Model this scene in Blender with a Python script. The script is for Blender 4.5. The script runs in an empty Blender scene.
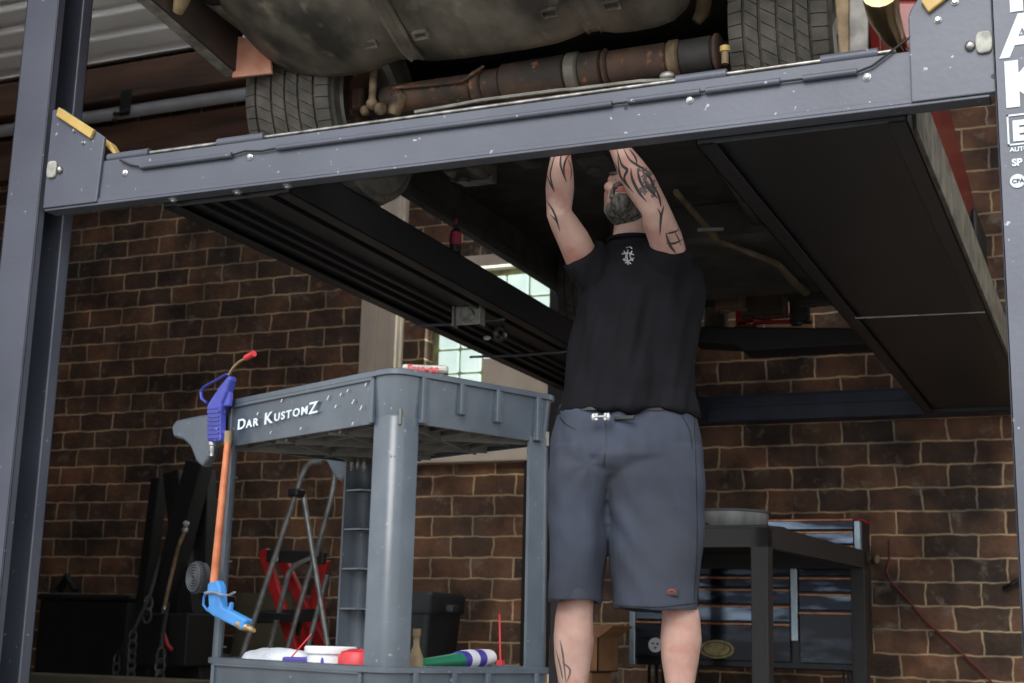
import bpy, bmesh, math, random
from mathutils import Vector, Matrix, noise
from mathutils.bvhtree import BVHTree
random.seed(7)
V = Vector
C = bpy.context.scene.collection
# ------------------------------------------------------------------ camera
FPX, CAMZ = 1400.0, 0.40
PSI, PHI, RHO = [math.radians(a) for a in (23.6, 11.9, 1.48)]
fh = V((-math.sin(PSI), math.cos(PSI), 0)); r0 = V((math.cos(PSI), math.sin(PSI), 0))
FW = fh*math.cos(PHI) + V((0, 0, math.sin(PHI)))
u0 = -fh*math.sin(PHI) + V((0, 0, math.cos(PHI)))
RT = r0*math.cos(RHO) + u0*math.sin(RHO); UP = u0*math.cos(RHO) - r0*math.sin(RHO)
CAM = V((0, 0, CAMZ))
cd = bpy.data.cameras.new('camera'); cam = bpy.data.objects.new('camera', cd); C.objects.link(cam)
cam.matrix_world = Matrix(((RT.x, UP.x, -FW.x, 0), (RT.y, UP.y, -FW.y, 0), (RT.z, UP.z, -FW.z, CAMZ), (0, 0, 0, 1)))
cd.sensor_width = 36; cd.lens = FPX/1024*36; cd.clip_start = 0.05; cd.clip_end = 200
cd.dof.use_dof = True; cd.dof.focus_distance = 3.7; cd.dof.aperture_fstop = 6.3
bpy.context.scene.camera = cam

def ray(x, y): return FW + RT*((x-512)/FPX) + UP*((341.5-y)/FPX)
def at(x, y, X=None, Y=None, Z=None):
    """world point where the sight line through photo point x, y meets one axis plane"""
    d = ray(x, y)
    t = X/d.x if X is not None else (Y/d.y if Y is not None else (Z-CAMZ)/d.z)
    return CAM + d*t
def onplane(x, y, p, n):
    d = ray(x, y); return CAM + d*((p-CAM).dot(n)/d.dot(n))

# ------------------------------------------------------------------ materials
def lin(c):
    return tuple((v/255/12.92 if v/255 <= 0.04045 else ((v/255+0.055)/1.055)**2.4) for v in c)
def mat(name, c1, c2=None, scale=8.0, rough=0.6, metal=0.0, bump=0.0, bscale=None, spec=0.5, detail=6.0, lo=0.35, hi=0.65, stretch=None,
        c3=None, s3=40.0, lo3=0.62, hi3=0.68, emit=None, estr=0.0, sss=0.0):
    m = bpy.data.materials.new(name); m.use_nodes = True; nt = m.node_tree; nd = nt.nodes; L = nt.links
    b = nd['Principled BSDF']; b.inputs['Roughness'].default_value = rough; b.inputs['Metallic'].default_value = metal
    b.inputs['Specular IOR Level'].default_value = spec
    tc = nd.new('ShaderNodeTexCoord'); mp = nd.new('ShaderNodeMapping'); L.new(tc.outputs['Object'], mp.inputs['Vector'])
    if stretch: mp.inputs['Scale'].default_value = stretch
    n = nd.new('ShaderNodeTexNoise'); n.inputs['Scale'].default_value = scale; n.inputs['Detail'].default_value = detail
    L.new(mp.outputs[0], n.inputs['Vector'])
    c1 = lin(c1); c2 = lin(c2) if c2 else tuple(v*0.75 for v in c1)
    r = nd.new('ShaderNodeValToRGB'); r.color_ramp.elements[0].position = lo; r.color_ramp.elements[1].position = hi
    r.color_ramp.elements[0].color = (*c2, 1); r.color_ramp.elements[1].color = (*c1, 1)
    L.new(n.outputs['Fac'], r.inputs['Fac']); out = r.outputs['Color']
    if c3:
        n3 = nd.new('ShaderNodeTexNoise'); n3.inputs['Scale'].default_value = s3; n3.inputs['Detail'].default_value = 3
        L.new(mp.outputs[0], n3.inputs['Vector'])
        r3 = nd.new('ShaderNodeValToRGB'); r3.color_ramp.elements[0].position = lo3; r3.color_ramp.elements[1].position = hi3
        r3.color_ramp.elements[0].color = (0, 0, 0, 1); r3.color_ramp.elements[1].color = (1, 1, 1, 1)
        L.new(n3.outputs['Fac'], r3.inputs['Fac'])
        mx = nd.new('ShaderNodeMix'); mx.data_type = 'RGBA'; L.new(r3.outputs['Color'], mx.inputs['Factor'])
        L.new(out, mx.inputs['A']); mx.inputs['B'].default_value = (*lin(c3), 1); out = mx.outputs['Result']
    L.new(out, b.inputs['Base Color'])
    if bump:
        n2 = nd.new('ShaderNodeTexNoise'); n2.inputs['Scale'].default_value = bscale or scale*6; n2.inputs['Detail'].default_value = 5
        L.new(mp.outputs[0], n2.inputs['Vector'])
        bp = nd.new('ShaderNodeBump'); bp.inputs['Strength'].default_value = bump; bp.inputs['Distance'].default_value = 0.01
        L.new(n2.outputs['Fac'], bp.inputs['Height']); L.new(bp.outputs['Normal'], b.inputs['Normal'])
    if emit: b.inputs['Emission Color'].default_value = (*lin(emit), 1); b.inputs['Emission Strength'].default_value = estr
    if sss:
        b.inputs['Subsurface Weight'].default_value = sss; b.inputs['Subsurface Radius'].default_value = (0.012, 0.005, 0.003)
        b.inputs['Subsurface Scale'].default_value = 1.0
    return m

M = dict(
    lift=mat('lift_paint', (85, 88, 99), (74, 77, 88), 3, rough=0.42, bump=0.06, bscale=60, c3=(160, 162, 170), s3=48, lo3=0.715, hi3=0.745),
    lift_dark=mat('lift_paint_shaded', (38, 38, 41), (30, 30, 32), 5, rough=0.38, bump=0.05, bscale=30),  # darker copy of the lift paint, shade put into the colour
    steel=mat('bare_steel', (176, 174, 168), (120, 116, 108), 30, rough=0.35, metal=0.9),
    zinc=mat('zinc_bolt', (205, 205, 205), (160, 160, 160), 40, rough=0.3, metal=0.7),
    yellow=mat('yellow_paint', (198, 168, 98), (176, 146, 80), 12, rough=0.5),
    pad=mat('worn_cream_pad', (176, 176, 166), (130, 130, 122), 30, rough=0.6),
    sillm=mat('dusty_sill', (112, 96, 80), (84, 70, 58), 12, rough=0.6),
    liner=mat('arch_liner_grey', (140, 136, 128), (96, 92, 86), 20, rough=0.5),
    edgem=mat('scuffed_runway_edge', (128, 122, 104), (70, 66, 56), 14, rough=0.55, bump=0.2),
    discm=mat('dark_disc_rubber', (58, 60, 66), (44, 46, 50), 40, rough=0.6),
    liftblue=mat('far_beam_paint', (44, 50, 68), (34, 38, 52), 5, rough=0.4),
    pipedull=mat('dull_brown_pipe', (116, 98, 76), (72, 61, 48), 8, rough=0.6),
    rustpale=mat('rusty_pale_joint', (132, 112, 86), (70, 52, 40), 26, rough=0.8, bump=0.4, bscale=60),
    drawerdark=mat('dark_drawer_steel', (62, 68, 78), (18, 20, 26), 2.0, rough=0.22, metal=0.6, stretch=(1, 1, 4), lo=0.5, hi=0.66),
    letter=mat('decal_white', (205, 216, 220), (190, 200, 205), 10, rough=0.5),
    rubber=mat('tyre_rubber', (98, 92, 84), (74, 70, 64), 18, rough=0.85, bump=0.2, bscale=90),
    black=mat('black_plastic', (30, 30, 31), (22, 22, 23), 10, rough=0.5),
    under=mat('underbody_dirty', (118, 111, 99), (58, 55, 50), 6, rough=0.48, bump=0.35, bscale=26, lo=.38, hi=.62, c3=(142, 132, 114), s3=22, lo3=0.60, hi3=0.85, stretch=(1, .6, 1)),
    underdark=mat('underbody_dark', (66, 63, 60), (44, 42, 40), 9, rough=0.7, bump=0.2),
    rust=mat('rusty_metal', (104, 76, 60), (56, 49, 44), 7, rough=0.75, bump=0.3, bscale=50, c3=(150, 100, 66), s3=30, lo3=0.6, hi3=0.7),
    tanmetal=mat('dusty_tan_metal', (150, 128, 96), (104, 86, 62), 14, rough=0.7, bump=0.2),
    alu=mat('dull_aluminium', (170, 168, 160), (130, 128, 120), 14, rough=0.45, metal=0.6),
    red=mat('car_red_paint', (128, 34, 28), (100, 26, 22), 4, rough=0.25),
    redfade=mat('faded_red_primer', (216, 166, 140), (190, 122, 98), 9, rough=0.6),
    brown=mat('brown_underseal', (70, 56, 46), (48, 38, 32), 6, rough=0.7),
    gold=mat('bronze_trim', (172, 152, 118), (120, 100, 72), 5, rough=0.25, metal=0.8),
    cart=mat('cart_plastic', (72, 80, 89), (62, 70, 79), 14, spec=0.75, rough=0.32, bump=0.035, bscale=140, c3=(120, 126, 134), s3=90, lo3=0.68, hi3=0.75),
    cartdark=mat('cart_plastic_under', (112, 108, 103), (90, 87, 83), 14, rough=0.6),
    scratch=mat('light_scratch', (190, 196, 205), None, 10, rough=0.6),
    bluegun=mat('blue_anodised', (64, 70, 160), (48, 54, 134), 20, rough=0.35, c3=(120, 124, 200), s3=90, lo3=0.66, hi3=0.7),
    skyblue=mat('light_blue_plastic', (62, 132, 196), (48, 112, 176), 12, rough=0.4),
    brass=mat('brass', (190, 160, 112), (150, 122, 80), 30, rough=0.35, metal=0.7),
    copper=mat('copper_tube', (196, 120, 82), (164, 92, 60), 20, rough=0.4, metal=0.3),
    redplastic=mat('red_plastic', (210, 52, 60), (180, 40, 46), 12, rough=0.45),
    redpaint=mat('red_frame_paint', (176, 28, 30), (140, 22, 24), 9, rough=0.5),
    white=mat('white_plastic', (226, 228, 232), (206, 208, 214), 12, rough=0.5),
    whitecloth=mat('white_cloth', (205, 208, 214), (180, 184, 190), 14, rough=0.8, bump=0.2),
    purple=mat('violet_plastic', (76, 62, 160), (56, 46, 130), 12, rough=0.5),
    green=mat('green_label', (30, 118, 84), (24, 100, 70), 12, rough=0.5),
    cream=mat('cream_paint', (232, 216, 198), (212, 196, 178), 3, rough=0.7, bump=0.1),
    skin=mat('skin', (200, 164, 150), (176, 134, 122), 10, rough=0.55, bump=0.08, bscale=160, sss=0.08, c3=(176, 112, 98), s3=14, lo3=0.55, hi3=0.8),
    ink=mat('tattoo_ink', (58, 54, 56), (44, 42, 44), 30, rough=0.6),
    inksoft=mat('tattoo_ink_soft', (112, 98, 94), (88, 80, 78), 60, rough=0.6),
    shirt=mat('black_cotton', (19, 19, 24), (14, 14, 18), 14, rough=0.9, bump=0.15, bscale=400, spec=0.2),
    shorts=mat('charcoal_twill', (64, 70, 84), (53, 57, 68), 5, rough=0.85, bump=0.15, bscale=500, spec=0.25, c3=(56, 56, 60), s3=4, lo3=0.5, hi3=0.75),
    hair=mat('grey_dark_hair', (120, 116, 110), (50, 48, 46), 90, rough=0.8, bump=0.8, bscale=160, stretch=(1, 1, 0.4)),
    print=mat('shirt_print', (170, 172, 176), (120, 120, 124), 60, rough=0.8),
    lips=mat('lips', (176, 108, 100), None, 20, rough=0.5),
    eye=mat('eye_white', (150, 140, 132), None, 20, rough=0.2),
    leather=mat('black_belt_web', (26, 26, 28), None, 20, rough=0.5),
    boot=mat('boot_leather', (52, 44, 38), (36, 30, 26), 20, rough=0.6),
    sock=mat('dark_sock', (44, 44, 46), None, 40, rough=0.9),
    table=mat('dark_painted_steel', (36, 32, 33), (28, 26, 26), 9, rough=0.5, bump=0.05),
    galv=mat('galvanised_sheet', (150, 150, 148), (116, 116, 114), 16, rough=0.45, metal=0.5, stretch=(1, 1, 0.15)),
    chest=mat('glossy_navy_black', (22, 25, 31), (14, 16, 20), 4, rough=0.3, spec=0.35),
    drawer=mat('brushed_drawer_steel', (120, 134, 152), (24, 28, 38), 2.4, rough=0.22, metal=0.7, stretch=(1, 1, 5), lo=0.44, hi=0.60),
    pull=mat('copper_drawer_pull', (196, 138, 96), (150, 96, 62), 18, rough=0.3, metal=0.6),
    trimsteel=mat('pale_steel_trim', (168, 182, 192), (136, 150, 160), 10, rough=0.3, metal=0.5),
    card=mat('cardboard', (158, 116, 80), (140, 100, 68), 10, rough=0.85),
    sticker=mat('gold_sticker', (186, 170, 118), (130, 116, 76), 30, rough=0.5),
    tube=mat('aluminium_tube', (148, 150, 150), (116, 118, 118), 20, rough=0.4, metal=0.5),
    chainm=mat('chain_steel', (92, 96, 92), (52, 54, 52), 30, rough=0.5, metal=0.5),
    hoist=mat('black_hoist_paint', (26, 26, 27), (18, 18, 19), 9, rough=0.6),
    sheet=mat('galvanised_corrugated', (236, 233, 228), (214, 210, 204), 1.2, rough=0.5, metal=0.1, stretch=(0.4, 1, 3)),
    timber=mat('old_brown_timber', (118, 84, 66), (70, 53, 45), 3, rough=0.85, bump=0.3, stretch=(0.3, 1, 2), c3=(112, 84, 66), s3=6, lo3=0.62, hi3=0.74),
    pipe=mat('grey_pipe', (214, 216, 220), (190, 192, 196), 4, rough=0.5),
    pinkl=mat('pink_label', (170, 44, 78), (140, 34, 60), 40, rough=0.5),
    grey=mat('grey_enclosure', (72, 74, 76), (60, 62, 64), 8, rough=0.6),
    darkbin=mat('dark_grey_bin', (52, 55, 58), (40, 42, 45), 6, rough=0.6),
    concrete=mat('concrete', (146, 142, 134), (118, 114, 107), 1.6, rough=0.8, bump=0.2, bscale=14),
    khaki=mat('khaki_board', (96, 90, 72), (80, 75, 60), 5, rough=0.9),
    redhose=mat('red_hose', (120, 40, 40), None, 20, rough=0.5),
    glassblock=mat('glass_block', (214, 226, 218), (170, 190, 182), 9, rough=0.15, emit=(196, 218, 212), estr=0.8, bump=0.3, bscale=25),
    putty=mat('old_putty', (176, 172, 128), (120, 116, 88), 12, rough=0.8),
)

def brick_mat():
    m = bpy.data.materials.new('old_brick'); m.use_nodes = True; nt = m.node_tree; nd = nt.nodes; L = nt.links
    b = nd['Principled BSDF']; b.inputs['Roughness'].default_value = 0.85
    tc = nd.new('ShaderNodeTexCoord')
    # jitter so the courses are not ruler straight
    nj = nd.new('ShaderNodeTexNoise'); nj.inputs['Scale'].default_value = 9; nj.inputs['Detail'].default_value = 5; L.new(tc.outputs['Object'], nj.inputs['Vector'])
    sb = nd.new('ShaderNodeVectorMath'); sb.operation = 'SUBTRACT'; L.new(nj.outputs['Color'], sb.inputs[0]); sb.inputs[1].default_value = (.5, .5, .5)
    sc = nd.new('ShaderNodeVectorMath'); sc.operation = 'SCALE'; L.new(sb.outputs[0], sc.inputs[0]); sc.inputs['Scale'].default_value = 0.03
    ad = nd.new('ShaderNodeVectorMath'); ad.operation = 'ADD'; L.new(tc.outputs['Object'], ad.inputs[0]); L.new(sc.outputs[0], ad.inputs[1])
    sx = nd.new('ShaderNodeSeparateXYZ'); L.new(ad.outputs[0], sx.inputs[0])
    sm = nd.new('ShaderNodeMath'); sm.operation = 'ADD'; L.new(sx.outputs['X'], sm.inputs[0]); L.new(sx.outputs['Y'], sm.inputs[1])
    cx = nd.new('ShaderNodeCombineXYZ'); L.new(sm.outputs[0], cx.inputs['X']); L.new(sx.outputs['Z'], cx.inputs['Y'])
    off = nd.new('ShaderNodeVectorMath'); off.operation = 'ADD'; L.new(cx.outputs[0], off.inputs[0]); off.inputs[1].default_value = (20.59-0.295*20-8.2+0.05, -0.098+0.1318*4, 0)
    bk = nd.new('ShaderNodeTexBrick'); L.new(off.outputs[0], bk.inputs['Vector'])
    bk.inputs['Scale'].default_value = 1; bk.inputs['Brick Width'].default_value = 0.295; bk.inputs['Row Height'].default_value = 0.1318
    bk.inputs['Mortar Size'].default_value = 0.009; bk.inputs['Mortar Smooth'].default_value = 0.8; bk.inputs['Bias'].default_value = -0.05
    bk.inputs['Color1'].default_value = (*lin((126, 98, 80)), 1); bk.inputs['Color2'].default_value = (*lin((74, 64, 58)), 1)
    bk.inputs['Mortar'].default_value = (*lin((214, 198, 168)), 1)
    # patchy colour inside the bricks
    n = nd.new('ShaderNodeTexNoise'); n.inputs['Scale'].default_value = 4.2; n.inputs['Detail'].default_value = 8; L.new(tc.outputs['Object'], n.inputs['Vector'])
    r = nd.new('ShaderNodeValToRGB'); r.color_ramp.elements[0].position = .32; r.color_ramp.elements[1].position = .7
    r.color_ramp.elements[0].color = (.38, .38, .40, 1); r.color_ramp.elements[1].color = (1.5, 1.38, 1.25, 1); L.new(n.outputs['Fac'], r.inputs['Fac'])
    mx = nd.new('ShaderNodeMix'); mx.data_type = 'RGBA'; mx.blend_type = 'MULTIPLY'; mx.inputs['Factor'].default_value = 1
    nb = nd.new('ShaderNodeTexNoise'); nb.inputs['Scale'].default_value = 2.3; nb.inputs['Detail'].default_value = 4; nb.inputs['Roughness'].default_value = .7; L.new(tc.outputs['Object'], nb.inputs['Vector'])
    rb2 = nd.new('ShaderNodeValToRGB'); rb2.color_ramp.elements[0].position = .35; rb2.color_ramp.elements[1].position = .68
    rb2.color_ramp.elements[0].color = (.62, .66, .70, 1); rb2.color_ramp.elements[1].color = (1.35, 1.12, .98, 1); L.new(nb.outputs['Fac'], rb2.inputs['Fac'])
    m0 = nd.new('ShaderNodeMix'); m0.data_type = 'RGBA'; m0.blend_type = 'MULTIPLY'; m0.inputs['Factor'].default_value = 1
    L.new(bk.outputs['Color'], m0.inputs['A']); L.new(rb2.outputs['Color'], m0.inputs['B'])
    L.new(m0.outputs['Result'], mx.inputs['A']); L.new(r.outputs['Color'], mx.inputs['B'])
    # lime dust and splashes
    n2 = nd.new('ShaderNodeTexNoise'); n2.inputs['Scale'].default_value = 9; n2.inputs['Detail'].default_value = 9; n2.inputs['Roughness'].default_value = .65
    L.new(tc.outputs['Object'], n2.inputs['Vector'])
    r2 = nd.new('ShaderNodeValToRGB'); r2.color_ramp.elements[0].position = .56; r2.color_ramp.elements[1].position = .78
    L.new(n2.outputs['Fac'], r2.inputs['Fac'])
    m2 = nd.new('ShaderNodeMix'); m2.data_type = 'RGBA'; L.new(r2.outputs['Color'], m2.inputs['Factor'])
    L.new(mx.outputs['Result'], m2.inputs['A']); m2.inputs['B'].default_value = (*lin((150, 136, 120)), 1)
    L.new(m2.outputs['Result'], b.inputs['Base Color'])
    n3 = nd.new('ShaderNodeTexNoise'); n3.inputs['Scale'].default_value = 30; n3.inputs['Detail'].default_value = 6; L.new(tc.outputs['Object'], n3.inputs['Vector'])
    mm = nd.new('ShaderNodeMath'); mm.operation = 'MULTIPLY_ADD'; L.new(bk.outputs['Fac'], mm.inputs[0]); mm.inputs[1].default_value = -1.2; L.new(n3.outputs['Fac'], mm.inputs[2])
    bp = nd.new('ShaderNodeBump'); bp.inputs['Strength'].default_value = .7; bp.inputs['Distance'].default_value = .012
    L.new(mm.outputs[0], bp.inputs['Height']); L.new(bp.outputs['Normal'], b.inputs['Normal'])
    return m
M['brick'] = brick_mat()

# ------------------------------------------------------------------ mesh builder
class MB:
    def __init__(s): s.v = []; s.f = []
    def add(s, vs, fs):
        o = len(s.v); s.v += [V(p) for p in vs]; s.f += [tuple(i+o for i in f) for f in fs]; return s
    def box(s, a, b):
        x0, x1 = sorted((a[0], b[0])); y0, y1 = sorted((a[1], b[1])); z0, z1 = sorted((a[2], b[2]))
        return s.add([(x, y, z) for x in (x0, x1) for y in (y0, y1) for z in (z0, z1)],
                     [(0, 1, 3, 2), (4, 6, 7, 5), (0, 4, 5, 1), (2, 3, 7, 6), (0, 2, 6, 4), (1, 5, 7, 3)])
    def prism(s, poly, ext):
        n = len(poly); ext = V(ext); P = [V(p) for p in poly]
        return s.add(P + [p+ext for p in P], [tuple(range(n))[::-1], tuple(range(n, 2*n))] + [(i, (i+1) % n, n+(i+1) % n, n+i) for i in range(n)])
    def bar(s, a, b, w, h, up=(0, 0, 1)):
        a, b = V(a), V(b); d = (b-a).normalized(); up = V(up)
        if abs(d.dot(up)) > .98: up = V((0, 1, 0))
        x = d.cross(up).normalized()*w/2; y = x.normalized().cross(d)*h/2
        return s.prism([a-x-y, a+x-y, a+x+y, a-x+y], b-a)
    def loft(s, rings, caps=True, closed=False):
        n = len(rings[0]); vs = [p for r in rings for p in r]; fs = []
        m = len(rings)
        for k in range(m if closed else m-1):
            for i in range(n):
                a = k*n+i; b = k*n+(i+1) % n; c = ((k+1) % m)*n+(i+1) % n; d = ((k+1) % m)*n+i
                fs.append((a, b, c, d))
        if caps and not closed: fs += [tuple(range(n))[::-1], tuple(range((m-1)*n, m*n))]
        return s.add(vs, fs)
    def tube(s, pts, r, n=10, ell=1.0, closed=False):
        P = [V(p) for p in pts]; m = len(P); R = r if isinstance(r, (list, tuple)) else [r]*m
        T = []
        for i in range(m):
            if closed: t = P[(i+1) % m]-P[i-1]
            else: t = P[min(i+1, m-1)]-P[max(i-1, 0)]
            T.append(t.normalized())
        u = T[0].cross(V((0, 0, 1))) if abs(T[0].z) < .9 else T[0].cross(V((0, 1, 0)))
        u.normalize(); rings = []
        for i in range(m):
            u = (u - T[i]*u.dot(T[i])).normalized(); w = T[i].cross(u)
            rings.append([P[i] + (u*math.cos(a) + w*math.sin(a)*ell)*R[i] for a in [2*math.pi*k/n for k in range(n)]])
        return s.loft(rings, closed=closed)
    def lathe(s, prof, c, axis=(0, 0, 1), n=24, closed=False):
        c = V(c); ax = V(axis).normalized(); u = ax.orthogonal().normalized(); w = ax.cross(u)
        rings = [[c + ax*h + (u*math.cos(a)+w*math.sin(a))*max(r, 1e-4) for a in [2*math.pi*k/n for k in range(n)]] for r, h in prof]
        return s.loft(rings, closed=closed)
    def cyl(s, a, b, r, n=16):
        a, b = V(a), V(b); return s.lathe([(r, 0), (r, (b-a).length)], a, b-a, n)
    def ball(s, c, r, n=16, m=10, rot=None):
        r = r if isinstance(r, (tuple, list)) else (r, r, r); rings = []
        for j in range(m+1):
            t = math.pi*j/m; q = []
            for k in range(n):
                a = 2*math.pi*k/n; p = V((r[0]*math.sin(t)*math.cos(a), r[1]*math.sin(t)*math.sin(a), -r[2]*math.cos(t)))
                if j in (0, m): p = p + V((math.cos(a)*1e-4, math.sin(a)*1e-4, 0))
                q.append(V(c) + (rot @ p if rot else p))
            rings.append(q)
        return s.loft(rings)
    def build(s, name, mt, parent=None, smooth=False, bevel=0.0, local=False, label=None, subd=0):
        me = bpy.data.meshes.new(name)
        vs = s.v
        if parent is not None and not local:
            inv = root_mat(parent).inverted(); vs = [inv @ p for p in vs]
        elif parent is None and not local:
            xs = [p.x for p in vs]; ys = [p.y for p in vs]; zs = [p.z for p in vs]
            o = V(((min(xs)+max(xs))/2, (min(ys)+max(ys))/2, min(zs))); vs = [p-o for p in vs]
        me.from_pydata([tuple(p) for p in vs], [], s.f); me.validate()
        bm = bmesh.new(); bm.from_mesh(me); bmesh.ops.recalc_face_normals(bm, faces=bm.faces); bm.to_mesh(me); bm.free()
        me.materials.append(M[mt]); ob = bpy.data.objects.new(name, me); C.objects.link(ob)
        if parent is not None: ob.parent = parent
        elif not local: ob.location = o
        if smooth:
            for p in me.polygons: p.use_smooth = True
            try: me.set_sharp_from_angle(angle=math.radians(40))
            except Exception: pass
        if bevel:
            md = ob.modifiers.new('bevel', 'BEVEL'); md.width = bevel; md.segments = 2; md.limit_method = 'ANGLE'; md.angle_limit = math.radians(40)
        if subd:
            md = ob.modifiers.new('subd', 'SUBSURF'); md.levels = subd; md.render_levels = subd
        if label: ob['label'] = label
        return ob
def root_mat(o):
    m = Matrix.Identity(4)
    while o is not None:
        m = Matrix.LocRotScale(o.location, o.rotation_euler, o.scale) @ m; o = o.parent
    return m
def thing(name, label, cat, loc, rz=0.0, group=None):
    o = bpy.data.objects.new(name, None); C.objects.link(o); o.empty_display_size = .1
    o.location = loc; o.rotation_euler = (0, 0, rz); o['label'] = label; o['category'] = cat
    if group: o['group'] = group
    return o
def tag(o, label, cat, group=None, kind=None):
    o['label'] = label; o['category'] = cat
    if group: o['group'] = group
    if kind: o['kind'] = kind
    return o
def struct(o): o['kind'] = 'structure'; return o
def remesh(mb, voxel, smooth=6, fn=None):
    """one continuous skin over everything in the builder; returns a new builder"""
    me = bpy.data.meshes.new('tmp'); me.from_pydata([tuple(p) for p in mb.v], [], mb.f)
    bm = bmesh.new(); bm.from_mesh(me); bmesh.ops.recalc_face_normals(bm, faces=bm.faces); bm.to_mesh(me); bm.free()
    ob = bpy.data.objects.new('tmp', me); C.objects.link(ob)
    a = ob.modifiers.new('r', 'REMESH'); a.mode = 'VOXEL'; a.voxel_size = voxel
    if smooth:
        b = ob.modifiers.new('s', 'SMOOTH'); b.factor = .5; b.iterations = smooth
    dg = bpy.context.evaluated_depsgraph_get(); ev = ob.evaluated_get(dg); m2 = bpy.data.meshes.new_from_object(ev)
    out = MB(); nor = [v.normal.copy() for v in m2.vertices]
    out.v = [v.co.copy() for v in m2.vertices]; out.f = [tuple(p.vertices) for p in m2.polygons]
    if fn: out.v = [p + n*fn(p, n) for p, n in zip(out.v, nor)]
    bpy.data.objects.remove(ob); bpy.data.meshes.remove(me); bpy.data.meshes.remove(m2)
    return out
def text_mb(s, size, org, ex, ey, depth=0.001, bold=0.0, shear=0.0, align='LEFT', sy=1.0, space=1.0):
    """lettering as real raised shapes: org = left foot of the line, ex / ey = writing and up directions"""
    cu = bpy.data.curves.new('t', 'FONT'); cu.body = s; cu.size = size; cu.extrude = depth; cu.offset = bold; cu.shear = shear; cu.align_x = align
    cu.space_character = space
    ob = bpy.data.objects.new('t', cu); C.objects.link(ob)
    dg = bpy.context.evaluated_depsgraph_get(); me = bpy.data.meshes.new_from_object(ob.evaluated_get(dg))
    ex, ey = V(ex).normalized(), V(ey).normalized(); ez = ex.cross(ey); mb = MB()
    mb.v = [V(org) + ex*v.co.x + ey*v.co.y*sy + ez*v.co.z for v in me.vertices]; mb.f = [tuple(p.vertices) for p in me.polygons]
    bpy.data.objects.remove(ob); bpy.data.meshes.remove(me); bpy.data.curves.remove(cu)
    return mb

# ------------------------------------------------------------------ room
WY = 8.2
X0, X1 = -10.0, 2.6
WH = 6.6
wx0, wx1, wz0, wz1 = -4.22, -3.14, 1.60, 2.86          # window opening
w = MB()
w.box((X0, WY, 0), (wx0, WY+.3, WH)); w.box((wx1, WY, 0), (X1, WY+.3, WH)); w.box((wx0, WY, 0), (wx1, WY+.3, wz0)); w.box((wx0, WY, wz1), (wx1, WY+.3, WH))
struct(w.build('wall_back', 'brick', local=True))
struct(MB().box((X0-.3, 1.8, 0), (X0, WY+.3, WH)).build('wall_left', 'brick', local=True))
w = MB(); w.box((X1, 3.2, 0), (X1+.3, 5.0, WH)); w.box((X1, 5.0, 3.9), (X1+.3, 7.8, WH)); w.box((X1, 5.0, 0), (X1+.3, 7.8, .9)); w.box((X1, 7.8, 0), (X1+.3, WY+.3, WH)); struct(w.build('wall_right', 'brick', local=True))  # unseen side opening, added to let sky light onto the back wall's right end
struct(MB().box((-14, -7, -.1), (8, WY+.3, 0)).build('floor', 'concrete', local=True))
w = MB(); w.box((X0-.3, 2.0, WH), (X1+.3, 6.8, WH+.15)); w.box((X0-.3, 7.9, WH), (X1+.3, WY+.3, WH+.15)); w.box((X0-.3, 6.8, WH), (-9.6, 7.9, WH+.15)); w.box((-3.2, 6.8, WH), (X1+.3, 7.9, WH+.15))  # unseen roof gap, added so sky light reaches the corrugated sheet
struct(w.build('ceiling', 'timber', local=True))
struct(MB().box((X0-.3, 2.55, 0), (-3.50, 2.8, WH)).build('wall_front_blocker', 'brick', local=True))  # unseen wall, added to keep daylight off the left of the back wall
struct(MB().box((-3.50, 2.2, 5.3), (X1+.3, 2.5, WH)).build('wall_lintel_blocker', 'brick', local=True))  # unseen header, added to cut off high sky and sun
# window of glass blocks
gb = MB(); g = .165
nx, nz = 6, 7
for i in range(nx):
    for j in range(nz):
        x = wx0+.045+i*g; z = wz0+.02+j*g
        gb.box((x+.008, WY+.10, z+.008), (x+g-.008, WY+.19, z+g-.008))
win = struct(gb.build('window_1', 'glassblock', bevel=.01, local=True))
fr = MB(); fr.box((wx0, WY+.12, wz0), (wx1, WY+.17, wz1))
f1 = fr.build('putty_grid', 'putty', win, local=True)
fr = MB(); fr.box((wx1-.08, WY-.005, wz0), (wx1, WY+.2, wz1)); fr.box((wx0-.02, WY-.01, wz1-.05), (wx1+.02, WY+.2, wz1+.03))
f2 = fr.build('window_frame', 'cream', win, bevel=.006, local=True)
f3 = MB().box((wx0-.12, WY-.10, wz0-.11), (wx1+.12, WY+.1, wz0)).build('window_sill', 'cream', win, bevel=.01, local=True)
bd = MB(); bd.box((-4.69, WY-.06, 0.0), (-4.38, WY, 3.75)); bd.box((-4.62, WY-.085, 0.0), (-4.55, WY-.06, 3.75)); bd.box((-4.45, WY-.09, 0.0), (-4.40, WY-.06, 3.75))
pA = at(484, 350, Y=WY); pB = at(560, 392, Y=WY); MB().box((pA.x, WY-.02, wz0), (wx1-.08, WY+.09, pA.z-.06)).build('window_panel', 'cream', win, bevel=.006, local=True)
b_ = bd.build('trim_1', 'cream', bevel=.006, local=True); struct(b_)
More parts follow.
